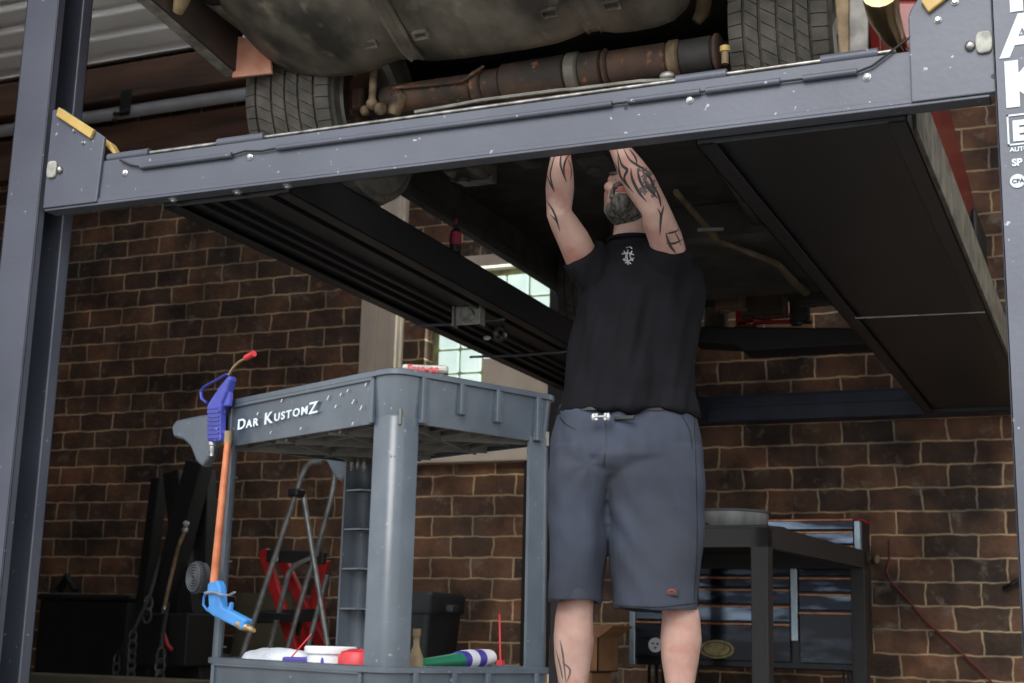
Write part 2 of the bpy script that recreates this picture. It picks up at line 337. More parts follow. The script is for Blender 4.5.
# corrugated sheeting, timbers and pipe high on the wall
def zat(px, py, Y): return at(px, py, Y=Y).z
sh = MB(); prof = []
z = zat(85, 68, WY-.14); k = 0
while z < 6.5:
    ph = k*2*math.pi/12; prof.append((-(0.040*math.cos(ph) + .018*math.cos(2*ph+.8)), z)); z += .0165; k += 1
L_ = [V((X0, WY-.14+p[0], p[1])) for p in prof]; R_ = [V((-1.0, WY-.14+p[0], p[1])) for p in prof]
n = len(L_)
sh.add(L_ + R_ + [p+V((0, .05, 0)) for p in L_] + [p+V((0, .05, 0)) for p in R_],
       [(i, i+1, n+i+1, n+i) for i in range(n-1)] + [(2*n+i, 3*n+i, 3*n+i+1, 2*n+i+1) for i in range(n-1)] + [(0, n, 3*n, 2*n), (n-1, 3*n-1, 4*n-1, 2*n-1)])
tag(sh.build('corrugated_sheet', 'sheet', smooth=True), 'pale grey corrugated metal sheeting high on the brick wall, above the timber beams', 'metal sheet')
tag(MB().box((X0+.01, WY-.20, zat(200, 86, WY-.2)), (-1.0, WY-.002, zat(85, 70, WY-.2))).build('timber_beam', 'timber', bevel=.01), 'weathered brown timber beam directly below the corrugated sheeting', 'beam')
yp = WY-.12; za_, zb2 = zat(240, 88.5, yp), zat(240, 101, yp)
tag(MB().cyl((X0+.02, yp, (za_+zb2)/2), (-1.5, yp, (za_+zb2)/2), (za_-zb2)/2, 20).build('pipe', 'pipe', smooth=True), 'grey horizontal pipe running between the two brown timbers', 'pipe')
tag(MB().box((X0+.01, WY-.10, zat(200, 155, WY-.1)), (-1.5, WY-.002, zat(200, 112, WY-.1))).build('timber_board', 'timber', bevel=.01), 'wide reddish brown timber board below the grey pipe', 'board')
pb_ = at(125, 104, Y=WY-.21); brk = MB(); brk.box((pb_.x-.05, WY-.21, pb_.z-.09), (pb_.x+.05, WY-.2, pb_.z+.12)); brk.ball((pb_.x-.08, WY-.215, pb_.z-.07), .02, 8, 6); brk.ball((pb_.x-.08, WY-.215, pb_.z-.12), .02, 8, 6)
brk.bar((pb_.x-.1, WY-.205, pb_.z-.07), (pb_.x+.04, WY-.205, pb_.z-.06), .02, .02)
tag(brk.build('pipe_bracket', 'black', bevel=.003), 'small dark metal bracket clipping the grey pipe to the timber', 'bracket')

# ------------------------------------------------------------------ four-post lift
lift = thing('car_lift', 'grey four post car lift raised high with the red car on its runways', 'car lift', (-1.65, 5.5, 0))
YN, ZB, ZT = 3.30, 1.675, 1.825
def post(xa, xb, y, sgn, top=3.0, mt='lift'):
    """C section open towards the runways; sgn = +1 opens to +x"""
    D = .16; t = .008; m = MB()
    web = xa if sgn > 0 else xb; op = xb if sgn > 0 else xa
    m.box((xa, y, 0.012), (xb, y+t, top)); m.box((xa, y+D-t, 0.012), (xb, y+D, top)); m.box((web, y, 0.012), (web+sgn*t, y+D, top))
    m.box((op-sgn*t, y+D-.045, 0.012), (op, y+D, top)); m.box((op-sgn*t, y, 0.012), (op, y+.03, top))
    p = m.build('post', mt, lift, bevel=.003)
    MB().box((xa-.08, y-.06, 0), (xb+.08, y+D+.06, .012)).build('base_plate', 'lift', p)
    MB().box((xa+.05, y+.05, .012), (xa+.09, y+.07, top-.05)).build('safety_ladder', 'lift_dark', p)
    return p
post(-3.224, -3.086, YN-.004, 1)
pr_ = post(-.212, -.066, YN-.02, -1)
post(-3.224, -3.086, 7.95, 1, mt='lift_dark'); post(-.212, -.066, 7.95, -1, mt='lift_dark')  # far posts: same paint as the near ones, darkened to stand for shade
# near crossbeam
m = MB()
m.box((-2.852, YN, ZB+.012), (-.402, YN+.008, ZT-.006)); m.box((-2.852, YN+.042, ZB), (-.402, YN+.05, ZT))
m.box((-3.06, YN+.012, ZT-.008), (-.225, YN+.05, ZT)); m.box((-3.06, YN-.006, ZB), (-.225, YN+.05, ZB+.008))
m.box((-2.852, YN-.005, ZB+.008), (-.402, YN, ZB+.022))
m.build('near_crossbeam', 'lift', lift, bevel=.002)
def gusset(xa, xb, pts, name):
    m = MB().prism([V((x, YN-.012, z)) for x, z in pts], (0, .012, 0)); m.box((xa+.004, YN, ZB+.02), (xa+.012, YN+.05, ZT+.02)); m.box((xb-.012, YN, ZB+.02), (xb-.004, YN+.05, ZT+.02))
    return m.build(name, 'lift', lift, bevel=.003)
gl = gusset(-3.062, -2.85, [(-3.062, 1.683), (-2.852, 1.683), (-2.842, 1.893), (-3.022, 2.012), (-3.062, 2.012)], 'gusset_plate')
gr = gusset(-.404, -.206, [(-.404, 1.683), (-.206, 1.683), (-.206, 2.05), (-.31, 2.05), (-.396, 1.925), (-.404, 1.905)], 'gusset_plate')
# yellow safety latches
def slab(pts, y0, y1, mt, name, par, bevel=.003): return MB().prism([V((x, y0, z)) for x, z in pts], (0, y1-y0, 0)).build(name, mt, par, bevel=bevel)
slab([(-3.026, 2.012), (-2.876, 1.918), (-2.888, 1.890), (-3.034, 1.984)], YN-.026, YN-.0125, 'yellow', 'latch_lever', gl)
slab([(-3.07, 1.965), (-3.034, 2.012), (-2.845, 1.885), (-2.815, 1.845), (-2.822, 1.84), (-2.855, 1.872), (-3.045, 1.992)], YN+.02, YN+.05, 'yellow', 'latch_pawl', gl)
slab([(-.372, 1.935), (-.25, 2.015), (-.236, 1.985), (-.355, 1.903)], YN-.026, YN-.0125, 'yellow', 'latch_lever', gr)
def bolt(px, py, r, par, y=YN, mt='zinc'):
    p = at(px, py, Y=y); m = MB(); m.lathe([(r*1.25, 0), (r*1.25, .002), (r, .003), (r, .007), (r*.7, .009)], (p.x, y, p.z), (0, -1, 0), 12)
    m.build('bolt', mt, par, smooth=True)
for q in ((125, 173), (250, 157), (690, 100), (867, 77)): bolt(*q, .0085, lift, YN)
for q in ((75, 131), (84, 143)): bolt(*q, .005, gl, YN-.012)
for q in ((955, 2), (938, 20)): bolt(*q, .0075, gr, YN-.012)
def knob(px, py, par, y):
    p = at(px, py, Y=y); m = MB(); m.prism([p+V((.019*math.copysign(abs(math.cos(t))**.55, math.cos(t)), -.010, .028*math.copysign(abs(math.sin(t))**.7, math.sin(t)))) for t in [2*math.pi*k/28 for k in range(28)]], (0, .010, 0)); m.build('clamp_pad', 'pad', par, smooth=False, bevel=.004, label='pale worn oval pad')
    m = MB(); m.ball(p+V((-.032 if px > 500 else .03, -.004, -.004)), (.012, .01, .013), 12, 8); m.build('pin', 'steel', par, smooth=True)
knob(53, 170, gl, YN-.012); knob(984, 43, gr, YN-.012)
for q in ((626, 108), (994, 78)):
    p = at(*q, Y=YN-.0005); par = lift if q[0] < 900 else gr; yy = YN if q[0] < 900 else YN-.012
    MB().cyl((p.x, yy-.001, p.z), (p.x, yy+.001, p.z), .006, 12).build('bolt_hole', 'black', par)
# hydraulic conduit along the beam face and lock rod above it
yb = YN-.009
segs = [((141, 167), (232, 155)), ((277, 148), (612, 104)), ((628, 101), (700, 92)), ((706, 91), (780, 81)), ((803, 79), (857, 71))]
for a, b in segs:
    pa, pb = at(*a, Y=yb), at(*b, Y=yb); pa.z = pb.z = (pa.z+pb.z)/2
    MB().cyl(pa, pb, .0085, 12).build('cable_sleeve', 'lift', lift, smooth=True)
cable = [(120, 160), (130, 165), (141, 167), (232, 155), (245, 151), (262, 151), (277, 148), (612, 104), (628, 102), (700, 92), (857, 72), (872, 66), (888, 54), (898, 46), (912, 36)]
MB().tube([at(*q, Y=yb) for q in cable], .0032, 8).build('control_cable', 'black', lift, smooth=True)
yr = YN-.002; zr = ZT+.004
def rod(xa, xb, r, mt, name):
    MB().cyl((xa, YN+.014, zr+.002), (xb, YN+.014, zr+.002), r, 14).build(name, mt, lift, smooth=True)
rod(-2.80, -.44, .0065, 'steel', 'lock_rod')
for a, b in ((108, 148), (216, 262), (675, 726), (822, 880)):
    rod(at(a, 140, Y=YN).x + .0, at(b, 140, Y=YN).x, .0145, 'lift', 'rod_sleeve')
for x, z in [(at(px, py, Y=YN+.025).x, 0) for px, py in ((173, 202), (237, 195), (287, 189))]:
    MB().lathe([(.015, 0), (.015, -.003), (.009, -.004), (.009, -.008)], (x, YN+.025, ZB), (0, 0, 1), 14).build('bolt', 'zinc', lift, smooth=True)
# runways
def runway(xa, xb, ribs, lip=.0):
    m = MB(); z0, z1 = 1.662, 1.782; ya, yc = YN+.052, 7.90
    m.box((xa, ya, z1-.006), (xb, yc, z1)); m.box((xa, ya, z0), (xa+.006, yc, z1+.03)); m.box((xb-.006, ya, z0), (xb, yc, z1+lip))
    m.box((xa, ya, z0), (xa+.05, yc, z0+.005)); m.box((xb-.05, ya, z0), (xb, yc, z0+.005))
    m.box((xa+.004, ya, z0+.02), (xb-.004, yc, z0+.026))
    for r in ribs: m.box((xa+r-.008, ya+.02, z0+.002), (xa+r+.008, yc-.02, z0+.022))
    for y in (ya, yc-.008): m.box((xa, y, z0), (xb, y+.008, z1))
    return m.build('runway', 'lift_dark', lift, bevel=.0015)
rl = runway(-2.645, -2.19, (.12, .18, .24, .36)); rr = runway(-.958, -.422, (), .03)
sk = MB().box((-.421, YN+.15, 1.675), (-.413, 7.6, 1.835)).build('runway_edge', 'edgem', rr)
# far crossbeam
m = MB(); yf = 7.94
m.box((-3.06, yf, 1.662), (-.23, yf+.14, 1.815)); m.box((-3.06, yf-.012, 1.662), (-.23, yf, 1.672)); m.box((-3.06, yf-.01, 1.745), (-.23, yf, 1.757)); m.box((-3.06, yf-.012, 1.807), (-.23, yf, 1.817))
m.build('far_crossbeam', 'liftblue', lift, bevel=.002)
# rods, plate and pulley under the runways
for a, b in (((410, 325), (440, 329), (475, 325), (505, 318)), ((470, 357), (520, 354), (572, 352))) if False else (((410, 326), (505, 319)), ((470, 357), (572, 351))):
    p, q = at(*a, Z=1.652), at(*b, Z=1.652)
    MB().tube([p, (p+q)/2+V((0, 0, -.006)), q], .006, 8).build('cross_rod', 'lift', rl, smooth=True)
p, q = at(855, 318, Z=1.655), at(985, 312, Z=1.655)
MB().tube([p, (p+q)/2, q], .004, 8).build('cross_rod', 'alu', rr, smooth=True)
p0 = at(452, 322, Z=1.64); p1 = at(484, 320, Z=1.64)
m = MB(); pa = at(468, 315, Z=1.645)
m.box((pa.x-.055, pa.y-.002, 1.605), (pa.x+.055, pa.y+.004, 1.682)); m.box((pa.x-.062, pa.y-.02, 1.60), (pa.x-.055, pa.y+.03, 1.684)); m.box((pa.x+.055, pa.y-.02, 1.60), (pa.x+.062, pa.y+.03, 1.684))
m.build('pulley_bracket', 'alu', rl, bevel=.002, label='pale metal bracket')
m = MB(); m.lathe([(.022, -.01), (.028, -.01), (.028, -.004), (.02, 0), (.028, .004), (.028, .01), (.022, .01)], (pa.x, pa.y-.012, 1.643), (0, 1, 0), 20); m.build('pulley', 'steel', rl, smooth=True)
pb = at(500, 334, Z=1.65); m = MB(); m.lathe([(.02, -.008), (.033, -.008), (.033, .008), (.02, .008)], pb, (.3, 1, .2), 20, closed=True); m.build('pulley', 'steel', rl, smooth=True)
m = MB().ball(at(487, 338, Z=1.652), (.018, .012, .01), 10, 6); m.build('shackle', 'letter', rl, smooth=True)
# lettering on the near right post
yl = YN-.0215
def letter(s, px, py, hpx, bold=.012, sy=1.0, depth=.0008, mt='letter', name='lettering', dx=0.0):
    a = at(px, py, Y=yl); b = at(px, py-hpx, Y=yl); h = (b-a).length
    return text_mb(s, h/.73, a+V((dx, 0, 0)), (1, 0, 0), (0, 0, 1), depth, bold, sy=sy).build(name, mt, pr_)
letter('T', 993, 12.5, 50, .006)
letter('A', 1002, 57, 42, .004)
letter('K', 1005, 105, 43, .008)
a = at(1008, 146, Y=yl); b = at(1008, 115, Y=yl); hh = (b-a).z
m = MB()
for q in (((0, 0), (.09, .004)), ((0, hh-.004), (.09, hh)), ((0, 0), (.004, hh)), ((.086, 0), (.09, hh))):
    m.box((a.x+q[0][0], yl-.0008, a.z+q[0][1]), (a.x+q[1][0], yl+.0005, a.z+q[1][1]))
m.build('lettering_border', 'letter', pr_)
letter('E', 1013, 140, 19, .004)
letter('AUTO', 1010, 152, 4.5, .0004); letter('SP', 1012, 166, 7, .0010)
c = at(1017.5, 181, Y=yl); m = MB(); m.lathe([(.0, 0), (.0165, 0), (.0165, .0012), (0, .0012)], c, (0, -1, 0), 28); rb = m.build('round_badge', 'letter', pr_)
text_mb('CPA', .014, c+V((-.012, -.002, -.005)), (1, 0, 0), (0, 0, 1), .0004, .0003).build('lettering', 'shorts', rb)

# ------------------------------------------------------------------ the raised car
car = thing('car', 'red car seen from underneath, raised on the lift runways', 'car', (-1.55, 5.1, 1.782))
def arch(cy, r, a0, a1, n=12): return [(cy + r*math.cos(math.radians(a0+(a1-a0)*i/n)), 2.11 + r*math.sin(math.radians(a0+(a1-a0)*i/n))) for i in range(n+1)]
side = [(2.78, 2.30), (2.86, 2.205), (3.2, 2.165), (3.47, 2.13)] + arch(3.83, .37, 176, 4) + [(4.22, 2.10), (6.1, 2.10)] + arch(6.5, .37, 176, 4) + [(6.95, 2.09), (7.35, 2.12), (7.44, 2.3), (7.42, 2.55), (7.2, 2.68), (6.2, 2.78), (5.4, 3.2), (4.2, 3.28), (3.4, 3.16), (2.95, 2.85), (2.78, 2.8)]
for xa, xb, nm in ((-2.53, -2.50, 'left'), (-.63, -.60, 'right')):
    MB().prism([V((xa, y, z)) for y, z in side], (xb-xa, 0, 0)).build('side_panel', 'red', car, bevel=.006)
m = MB().prism([V((-2.5, y, z)) for y, z in [(4.25, 2.48), (7.2, 2.48), (7.43, 2.55), (7.2, 2.68), (6.2, 2.78), (5.4, 3.2), (4.2, 3.28), (3.4, 3.16), (2.95, 2.85), (2.79, 2.7), (2.8, 2.6)]], (1.87, 0, 0))
m.build('upper_body', 'red', car)
m = MB().box((-2.495, 4.2, 2.24), (-.635, 7.2, 2.30)); m.box((-2.495, 2.82, 2.452), (-.635, 7.3, 2.475)); m.box((-2.495, 4.19, 2.12), (-2.48, 7.3, 2.46)); m.box((-.65, 4.19, 2.12), (-.635, 6.12, 2.46)); m.box((-2.49, 7.0, 2.2), (-.64, 7.3, 2.47)); m.build('floor_pan', 'underdark', car)
# inner side of the rear quarter panels
for s in (-1, 1):
    x = -1.565 + s*.934
    m = MB().prism([V((x, y, z)) for y, z in [(2.80, 2.29), (2.86, 2.202), (3.2, 2.161), (3.472, 2.126), (3.472, 2.42), (2.80, 2.45)]], (s*-.012, 0, 0))
    m.build('inner_panel', 'brown', car)
m = MB(); m.prism([V((-2.50, 3.455, 2.108)), V((-2.352, 3.455, 2.102)), V((-2.362, 3.455, 2.16)), V((-2.39, 3.455, 2.205)), V((-2.42, 3.455, 2.225)), V((-2.50, 3.455, 2.25))], (0, .012, 0))
m.build('arch_flange', 'redfade', car, bevel=.002, label='faded orange-red panel end')
m = MB().tube([at(178, 12, Y=3.12), at(182, 0, Y=3.1), at(184, -10, Y=3.08)], [.016, .024, .026], 10); m.build('bracket', 'tanmetal', car, smooth=True)
MB().ball(at(215, -6, Y=3.2), (.06, .05, .03)).build('rubber_stop', 'black', car, smooth=True)
MB().box((-2.57, 2.80, 2.42), (-.56, 2.9, 2.72)).build('rear_bumper', 'red', car, bevel=.03)
for x in (-2.44, -.78): MB().box((x, 2.745, 2.74), (x+.12, 2.79, 2.80)).build('tail_light', 'redplastic', car, bevel=.01)
for x in (-2.3, -.98): MB().box((x, 2.785, 2.5), (x+.1, 2.805, 2.56)).build('bumper_guard', 'black', car, bevel=.01)
# lower edge of the rear right corner
m = MB().tube([at(905, 52, Y=3.50), at(893, 35, Y=3.42), at(884, 15, Y=3.34), at(880, -8, Y=3.25)], [.014, .03, .04, .045], 16); m.build('bumper_corner', 'gold', car, smooth=True, label='bronze coloured glossy bumper corner')
m = MB().prism([at(894, 0, Y=3.45), at(928, 0, Y=3.45), at(915, 60, Y=3.45), at(903, 48, Y=3.45)], (0, .3, 0)); m.build('corner_panel', 'red', car, bevel=.01)
m = MB().prism([at(849, -8, Y=3.49), at(868, -8, Y=3.49), at(868, 62, Y=3.49), at(849, 62, Y=3.49)], (0, .02, 0)); m.build('wheel_arch_liner', 'liner', car, bevel=.004)
m = MB().prism([at(834, -8, Y=3.505), at(849, -8, Y=3.505), at(849, 62, Y=3.505), at(840, 62, Y=3.505)], (0, .02, 0)); m.build('wheel_arch_liner', 'tanmetal', car, bevel=.004)
# sills on the right side
MB().box((-.59, 6.93, 2.1), (-.56, 7.47, 2.52)).build('front_bumper', 'black', car, bevel=.02); MB().box((-.66, 4.2, 1.97), (-.565, 6.12, 2.125)).build('sill', 'sillm', car, bevel=.015); MB().box((-2.53, 4.2, 2.085), (-2.47, 7.3, 2.13)).build('sill', 'underdark', car, bevel=.01)
# wheels
def wheel(cx, cy, wd=.285, r=.325, cz=2.107):
    w_ = bpy.data.objects.new('wheel', None); C.objects.link(w_); w_.parent = car; w_.location = V((cx, cy, cz)) - car.location
    h = wd/2; m = MB()
    prof = [(.20, -h+.03), (.24, -h+.005), (.285, -h), (r-.016, -h+.022), (r-.011, -h+.05), (r-.009, 0), (r-.011, h-.05), (r-.016, h-.022), (.285, h), (.24, h-.005), (.20, h-.03)]
    m.lathe(prof, (0, 0, 0), (1, 0, 0), 56, closed=True)
    N = 54; bands = [(-h+.006, -h+.047), (-h+.056, -.052), (-.043, -.002), (.007, .046), (.055, h-.056), (h-.047, h-.006)]
    for bi, (xa, xb) in enumerate(bands):
        edge = bi in (0, len(bands)-1)
        for k in range(N):
            a0 = 2*math.pi*(k+.04)/N; a1 = 2*math.pi*(k+.965)/N; sl = 0 if edge else 2*math.pi/N*.7*(1 if bi % 2 else 1)
            vs = []
            for rr_ in (r-.018, r):
                for (x, a) in ((xa, a0), (xb, a0+sl), (xb, a1+sl), (xa, a1)):
                    rx = rr_ - (.013 if (edge and ((x == xa and bi == 0) or (x == xb and bi))) else 0)
                    vs.append((x, rx*math.cos(a), rx*math.sin(a)))
            m.add(vs, [(0, 3, 2, 1), (4, 5, 6, 7), (0, 1, 5, 4), (1, 2, 6, 5), (2, 3, 7, 6), (3, 0, 4, 7)])
    m.build('tire', 'rubber', w_, local=True)
    m = MB(); m.lathe([(.205, -h+.03), (.215, -h+.02), (.205, -h+.012), (.19, -h+.03), (.18, 0), (.19, h-.03), (.205, h-.012), (.215, h-.02), (.205, h-.03)], (0, 0, 0), (1, 0, 0), 40, closed=True)
    s = 1 if cx > -1.5 else -1
    for k in range(7):
        a = 2*math.pi*k/7; m.bar((s*.07, 0, 0), (s*.09, .19*math.cos(a), .19*math.sin(a)), .045, .02, up=(1, 0, 0))
    m.cyl((s*.02, 0, 0), (s*.1, 0, 0), .055, 20); m.build('rim', 'alu', w_, local=True)
    m = MB().cyl((-s*.0, 0, 0), (-s*.12, 0, 0), .13, 28); m.build('brake_drum', 'rust', w_, local=True)
    return w_
wheel(-2.345, 3.84, .315); wheel(-.785, 3.86); wheel(-2.335, 6.5); wheel(-.785, 6.5)
# rear undertray / tank, rises towards the bumper
xs = [-2.44, -2.40, -2.34, -2.26, -2.14, -2.03, -1.97, -1.90, -1.84, -1.6, -1.40, -1.335, -1.29, -1.26, -1.1, -1.03, -.99]
zo = [.16, .09, .045, .018, .004, 0, .03, .032, .004, 0, 0, .03, .032, .004, .004, .03, .12]
rows = [(3.56, 2.16), (3.55, 2.09), (3.50, 2.070), (3.35, 2.102), (3.2, 2.15), (3.05, 2.235), (2.93, 2.33)]
vs = []; fs = []
for (y, z) in rows:
    for x, o in zip(xs, zo): vs.append(V((x, y-.0 + (.0 if o < .1 else -.05), z+o)))
nn = len(xs); R2 = len(rows)
for j in range(R2-1):
    for i in range(nn-1): a = j*nn+i; fs.append((a, a+1, a+nn+1, a+nn))
bot = len(vs); vs += [v+V((0, .01, .04)) for v in vs[:]]
for j in range(R2-1):
    for i in range(nn-1): a = bot+j*nn+i; fs.append((a, a+nn, a+nn+1, a+1))
for i in range(nn-1): fs.append((i+1, i, bot+i, bot+i+1)); a = (R2-1)*nn+i; fs.append((a, a+1, bot+a+1, bot+a))
for j in range(R2-1): a = j*nn; fs.append((a, a+nn, bot+a+nn, bot+a)); a = j*nn+nn-1; fs.append((a+nn, a, bot+a, bot+a+nn))
tray = MB().add(vs, fs).build('fuel_tank', 'under', car, smooth=True, subd=1, label='dirty ribbed tank and undertray')
m = MB()
for (px, py) in ((370, 43), (421, 34), (550, 12), (612, 4)):
    d = ray(px, py); bt = BVHTree.FromPolygons([tuple(v) for v in vs], fs); hit = bt.ray_cast(CAM, d)
    c = hit[0] if hit[0] else at(px, py, Y=3.4)
    e = V((.022, 0, 0)); u = V((0, -.010, .006)); nrm = V((0, -.25, -.97)).normalized()
    m = MB()
    for a, b in ((-e-u, e-u), (e-u, e+u), (e+u, -e+u), (-e+u, -e-u)): m.bar(c+a+nrm*.004, c+b+nrm*.004, .005, .012, up=nrm)
    m.build('drain_slot', 'under', tray)
bt = BVHTree.FromPolygons([tuple(v) for v in vs], fs)
for st, w_ in (([(376, -6), (392, 22), (408, 48), (420, 60)], .05), ([(573, -6), (584, 12), (596, 30), (602, 36)], .05)):
    for dx in (0,):
        P_ = []
        for i in range(len(st)-1):
            for k_ in range(6):
                q = (st[i][0]+(st[i+1][0]-st[i][0])*k_/6, st[i][1]+(st[i+1][1]-st[i][1])*k_/6); h = bt.ray_cast(CAM, ray(*q))
                if h[0]: P_.append(h[0])
        if len(P_) > 3:
            m = MB(); rings = []
            for i, p in enumerate(P_):
                nrm = V((0, -.35, -.93)); e = V((w_/2, 0, 0)); o = nrm*.010
                rings.append([p-e, p-e+o, p-e*.7+o*1.5, p-e*.5+o*.6, p+e*.5+o*.6, p+e*.7+o*1.5, p+e+o, p+e, p-nrm*.01])
            m.loft(rings); m.build('tank_strap', 'under', car, smooth=False, bevel=.001)
# outer rim strip left of the tank
m = MB().tube([at(*q, Y=yy) for q, yy in (((205, -6), 3.2), ((235, 18), 3.3), ((262, 40), 3.4), ((300, 54), 3.47), ((345, 64), 3.52))], [.034, .032, .028, .022, .012], 10, ell=.5)
m.build('tank_flange', 'under', car, smooth=True)
m = MB().tube([at(*q, Y=3.45) for q in ((232, -2), (246, 18), (265, 34), (282, 48))], .006, 8); m.build('brake_pipe', 'tanmetal', car, smooth=True)
# rusty transverse exhaust box and pipe
YE = 3.64
pa, pb = at(384, 103, Y=YE), at(727, 48, Y=YE); pb.z = pa.z = (pa.z+pb.z)/2
ln = (pb-pa).length; ex = (pb-pa).normalized(); k = ln/343
def seg(name, x0, x1, r, mt, extra=None):
    a = pa + ex*(x0-384)*k; b = pa + ex*(x1-384)*k
    MB().lathe([(r*.86, 0), (r, .006), (r, (b-a).length-.006), (r*.86, (b-a).length)], a, ex, 24).build(name, mt, car, smooth=True)
seg('exhaust_pipe', 384, 480, .043, 'rust'); seg('exhaust_clamp', 481, 492, .052, 'rust'); seg('exhaust_pipe', 492, 512, .048, 'rust')
seg('muffler', 512, 577, .058, 'rust'); seg('exhaust_clamp', 577, 590, .062, 'under'); seg('exhaust_pipe', 590, 612, .055, 'rust')
seg('exhaust_clamp', 613, 618, .058, 'rust'); seg('exhaust_pipe', 618, 674, .050, 'rust'); seg('exhaust_clamp', 674, 685, .054, 'tanmetal')
seg('exhaust_pipe', 685, 716, .050, 'underdark'); seg('exhaust_clamp', 716, 722, .055, 'rust')
m = MB().tube([at(q[0], q[1], Y=3.6) for q in ((395, 92), (400, 96), (393, 115))], [.02, .026, .02], 12); m.build('pipe_bend', 'rustpale', car, smooth=True)
m = MB().tube([at(q[0], q[1], Y=3.58) for q in ((393, 88), (440, 84), (462, 81), (484, 66))], .005, 8); m.build('heat_shield_rod', 'rust', car, smooth=True)
m = MB(); p = at(372, 104, Y=3.56); m.cyl(p, p+V((0, 0, .25)), .012, 12); m.ball(p, .019, 12, 8); m.ball(p+V((.03, 0, -.02)), .02, 10, 6); m.ball(p+V((-.028, .01, -.015)), .017, 10, 6); m.build('ball_joint', 'rustpale', car, smooth=True)
m = MB(); p = at(358, 100, Y=3.7); m.box(p-V((.02, .01, .03)), p+V((.015, .02, .04))); m.build('mount', 'rust', car, bevel=.006)
m = MB(); p = at(725, 54, Y=3.52); m.cyl(p-V((0, 0, .03)), p+V((0, 0, .014)), .010, 12); m.build('shock_mount', 'tanmetal', car, smooth=True)
m = MB(); m.cyl(p+V((0, 0, .006)), p+V((0, 0, .022)), .014, 12); m.build('yellow_bush', 'yellow', car, smooth=True)
m = MB().tube([at(q[0], q[1], Y=3.46) for q in ((415, 112), (450, 106), (482, 100), (560, 90), (575, 89), (640, 81), (675, 80))], .0055, 8); m.build('brake_line', 'alu', car, smooth=True)
m = MB().ball(at(667, 76, Y=3.5), (.022, .015, .013), 12, 8); m.build('nut_cover', 'alu', car, smooth=True)
m = MB().tube([at(q[0], q[1], Y=3.78) for q in ((706, -8), (702, 14), (696, 22))], [.024, .022, .016], 14); m.build('tail_pipe', 'tanmetal', car, smooth=True)
MB().cyl((-2.2, 3.84, 2.11), (-.92, 3.84, 2.11), .05, 20).build('rear_axle', 'underdark', car, smooth=True)
for x in (-2.0, -1.12): MB().bar((x, 3.84, 2.10), (x, 4.75, 2.2), .07, .06).build('trailing_arm', 'underdark', car, bevel=.01)
# things along the underside between the runways
MB().tube([(-1.4, 6.3, 2.16), (-1.3, 5.2, 2.14), (-1.25, 4.3, 2.14), (-1.45, 3.9, 2.1)], .03, 14).build('exhaust_pipe', 'under', car, smooth=True)
m = MB().tube([at(*q, Z=2.03) for q in ((676, 192), (704, 224), (716, 240), (733, 246), (778, 264), (796, 284), (806, 292))], [.012, .012, .02, .012, .014, .02, .02], 12); m.build('exhaust_pipe', 'pipedull', car, smooth=True)
p = at(710, 228, Z=2.0); MB().bar(p+V((-.045, -.02, -.01)), p+V((.045, .03, 0)), .012, .012).build('hanger', 'alu', car)
for (px, py, dx, dy, dz, mt) in ((600, 160, .12, .2, .06, 'underdark'), (470, 172, .14, .2, .05, 'under'), (770, 268, .2, .25, .06, 'underdark'), (765, 312, .22, .12, .04, 'brown'), (772, 318, .18, .03, .01, 'redpaint'), (745, 322, .1, .03, .01, 'redpaint'), (820, 300, .2, .12, .04, 'underdark'),
                                 (730, 305, .14, .12, .05, 'rust'), (716, 330, .12, .08, .05, 'under'), (800, 318, .1, .08, .05, 'underdark')):
    p = at(px, py, Z=2.12); m = MB()
    m.box(p-V((dx/2, dy/2, dz/2)), p+V((dx/2, dy/2, .14))); m.cyl(p-V((dx*.2, 0, dz*.8)), p-V((dx*.2, 0, 0)), .03, 12); m.bar(p-V((dx*.6, 0, .02)), p+V((dx*.6, .03, -.02)), .02, .02)
    m.build('underbody_part', mt, car, bevel=.008)
MB().box((-2.0, 5.6, 2.06), (-1.15, 6.6, 2.26)).build('engine_cradle', 'underdark', car, bevel=.03)
m = MB().prism([at(*q, Y=7.2) for q in ((690, 342), (733, 344), (742, 351), (870, 344), (870, 328), (690, 326))], (0, .22, 0)); m.build('front_undertray', 'black', car, bevel=.01)
m = MB()
for (ya, za), (yb_, zb_2) in zip(side[:4], side[1:4]): m.bar((-2.515, ya, za-.004), (-2.515, yb_, zb_2-.004), .036, .01)
m.build('edge_trim', 'liner', car)

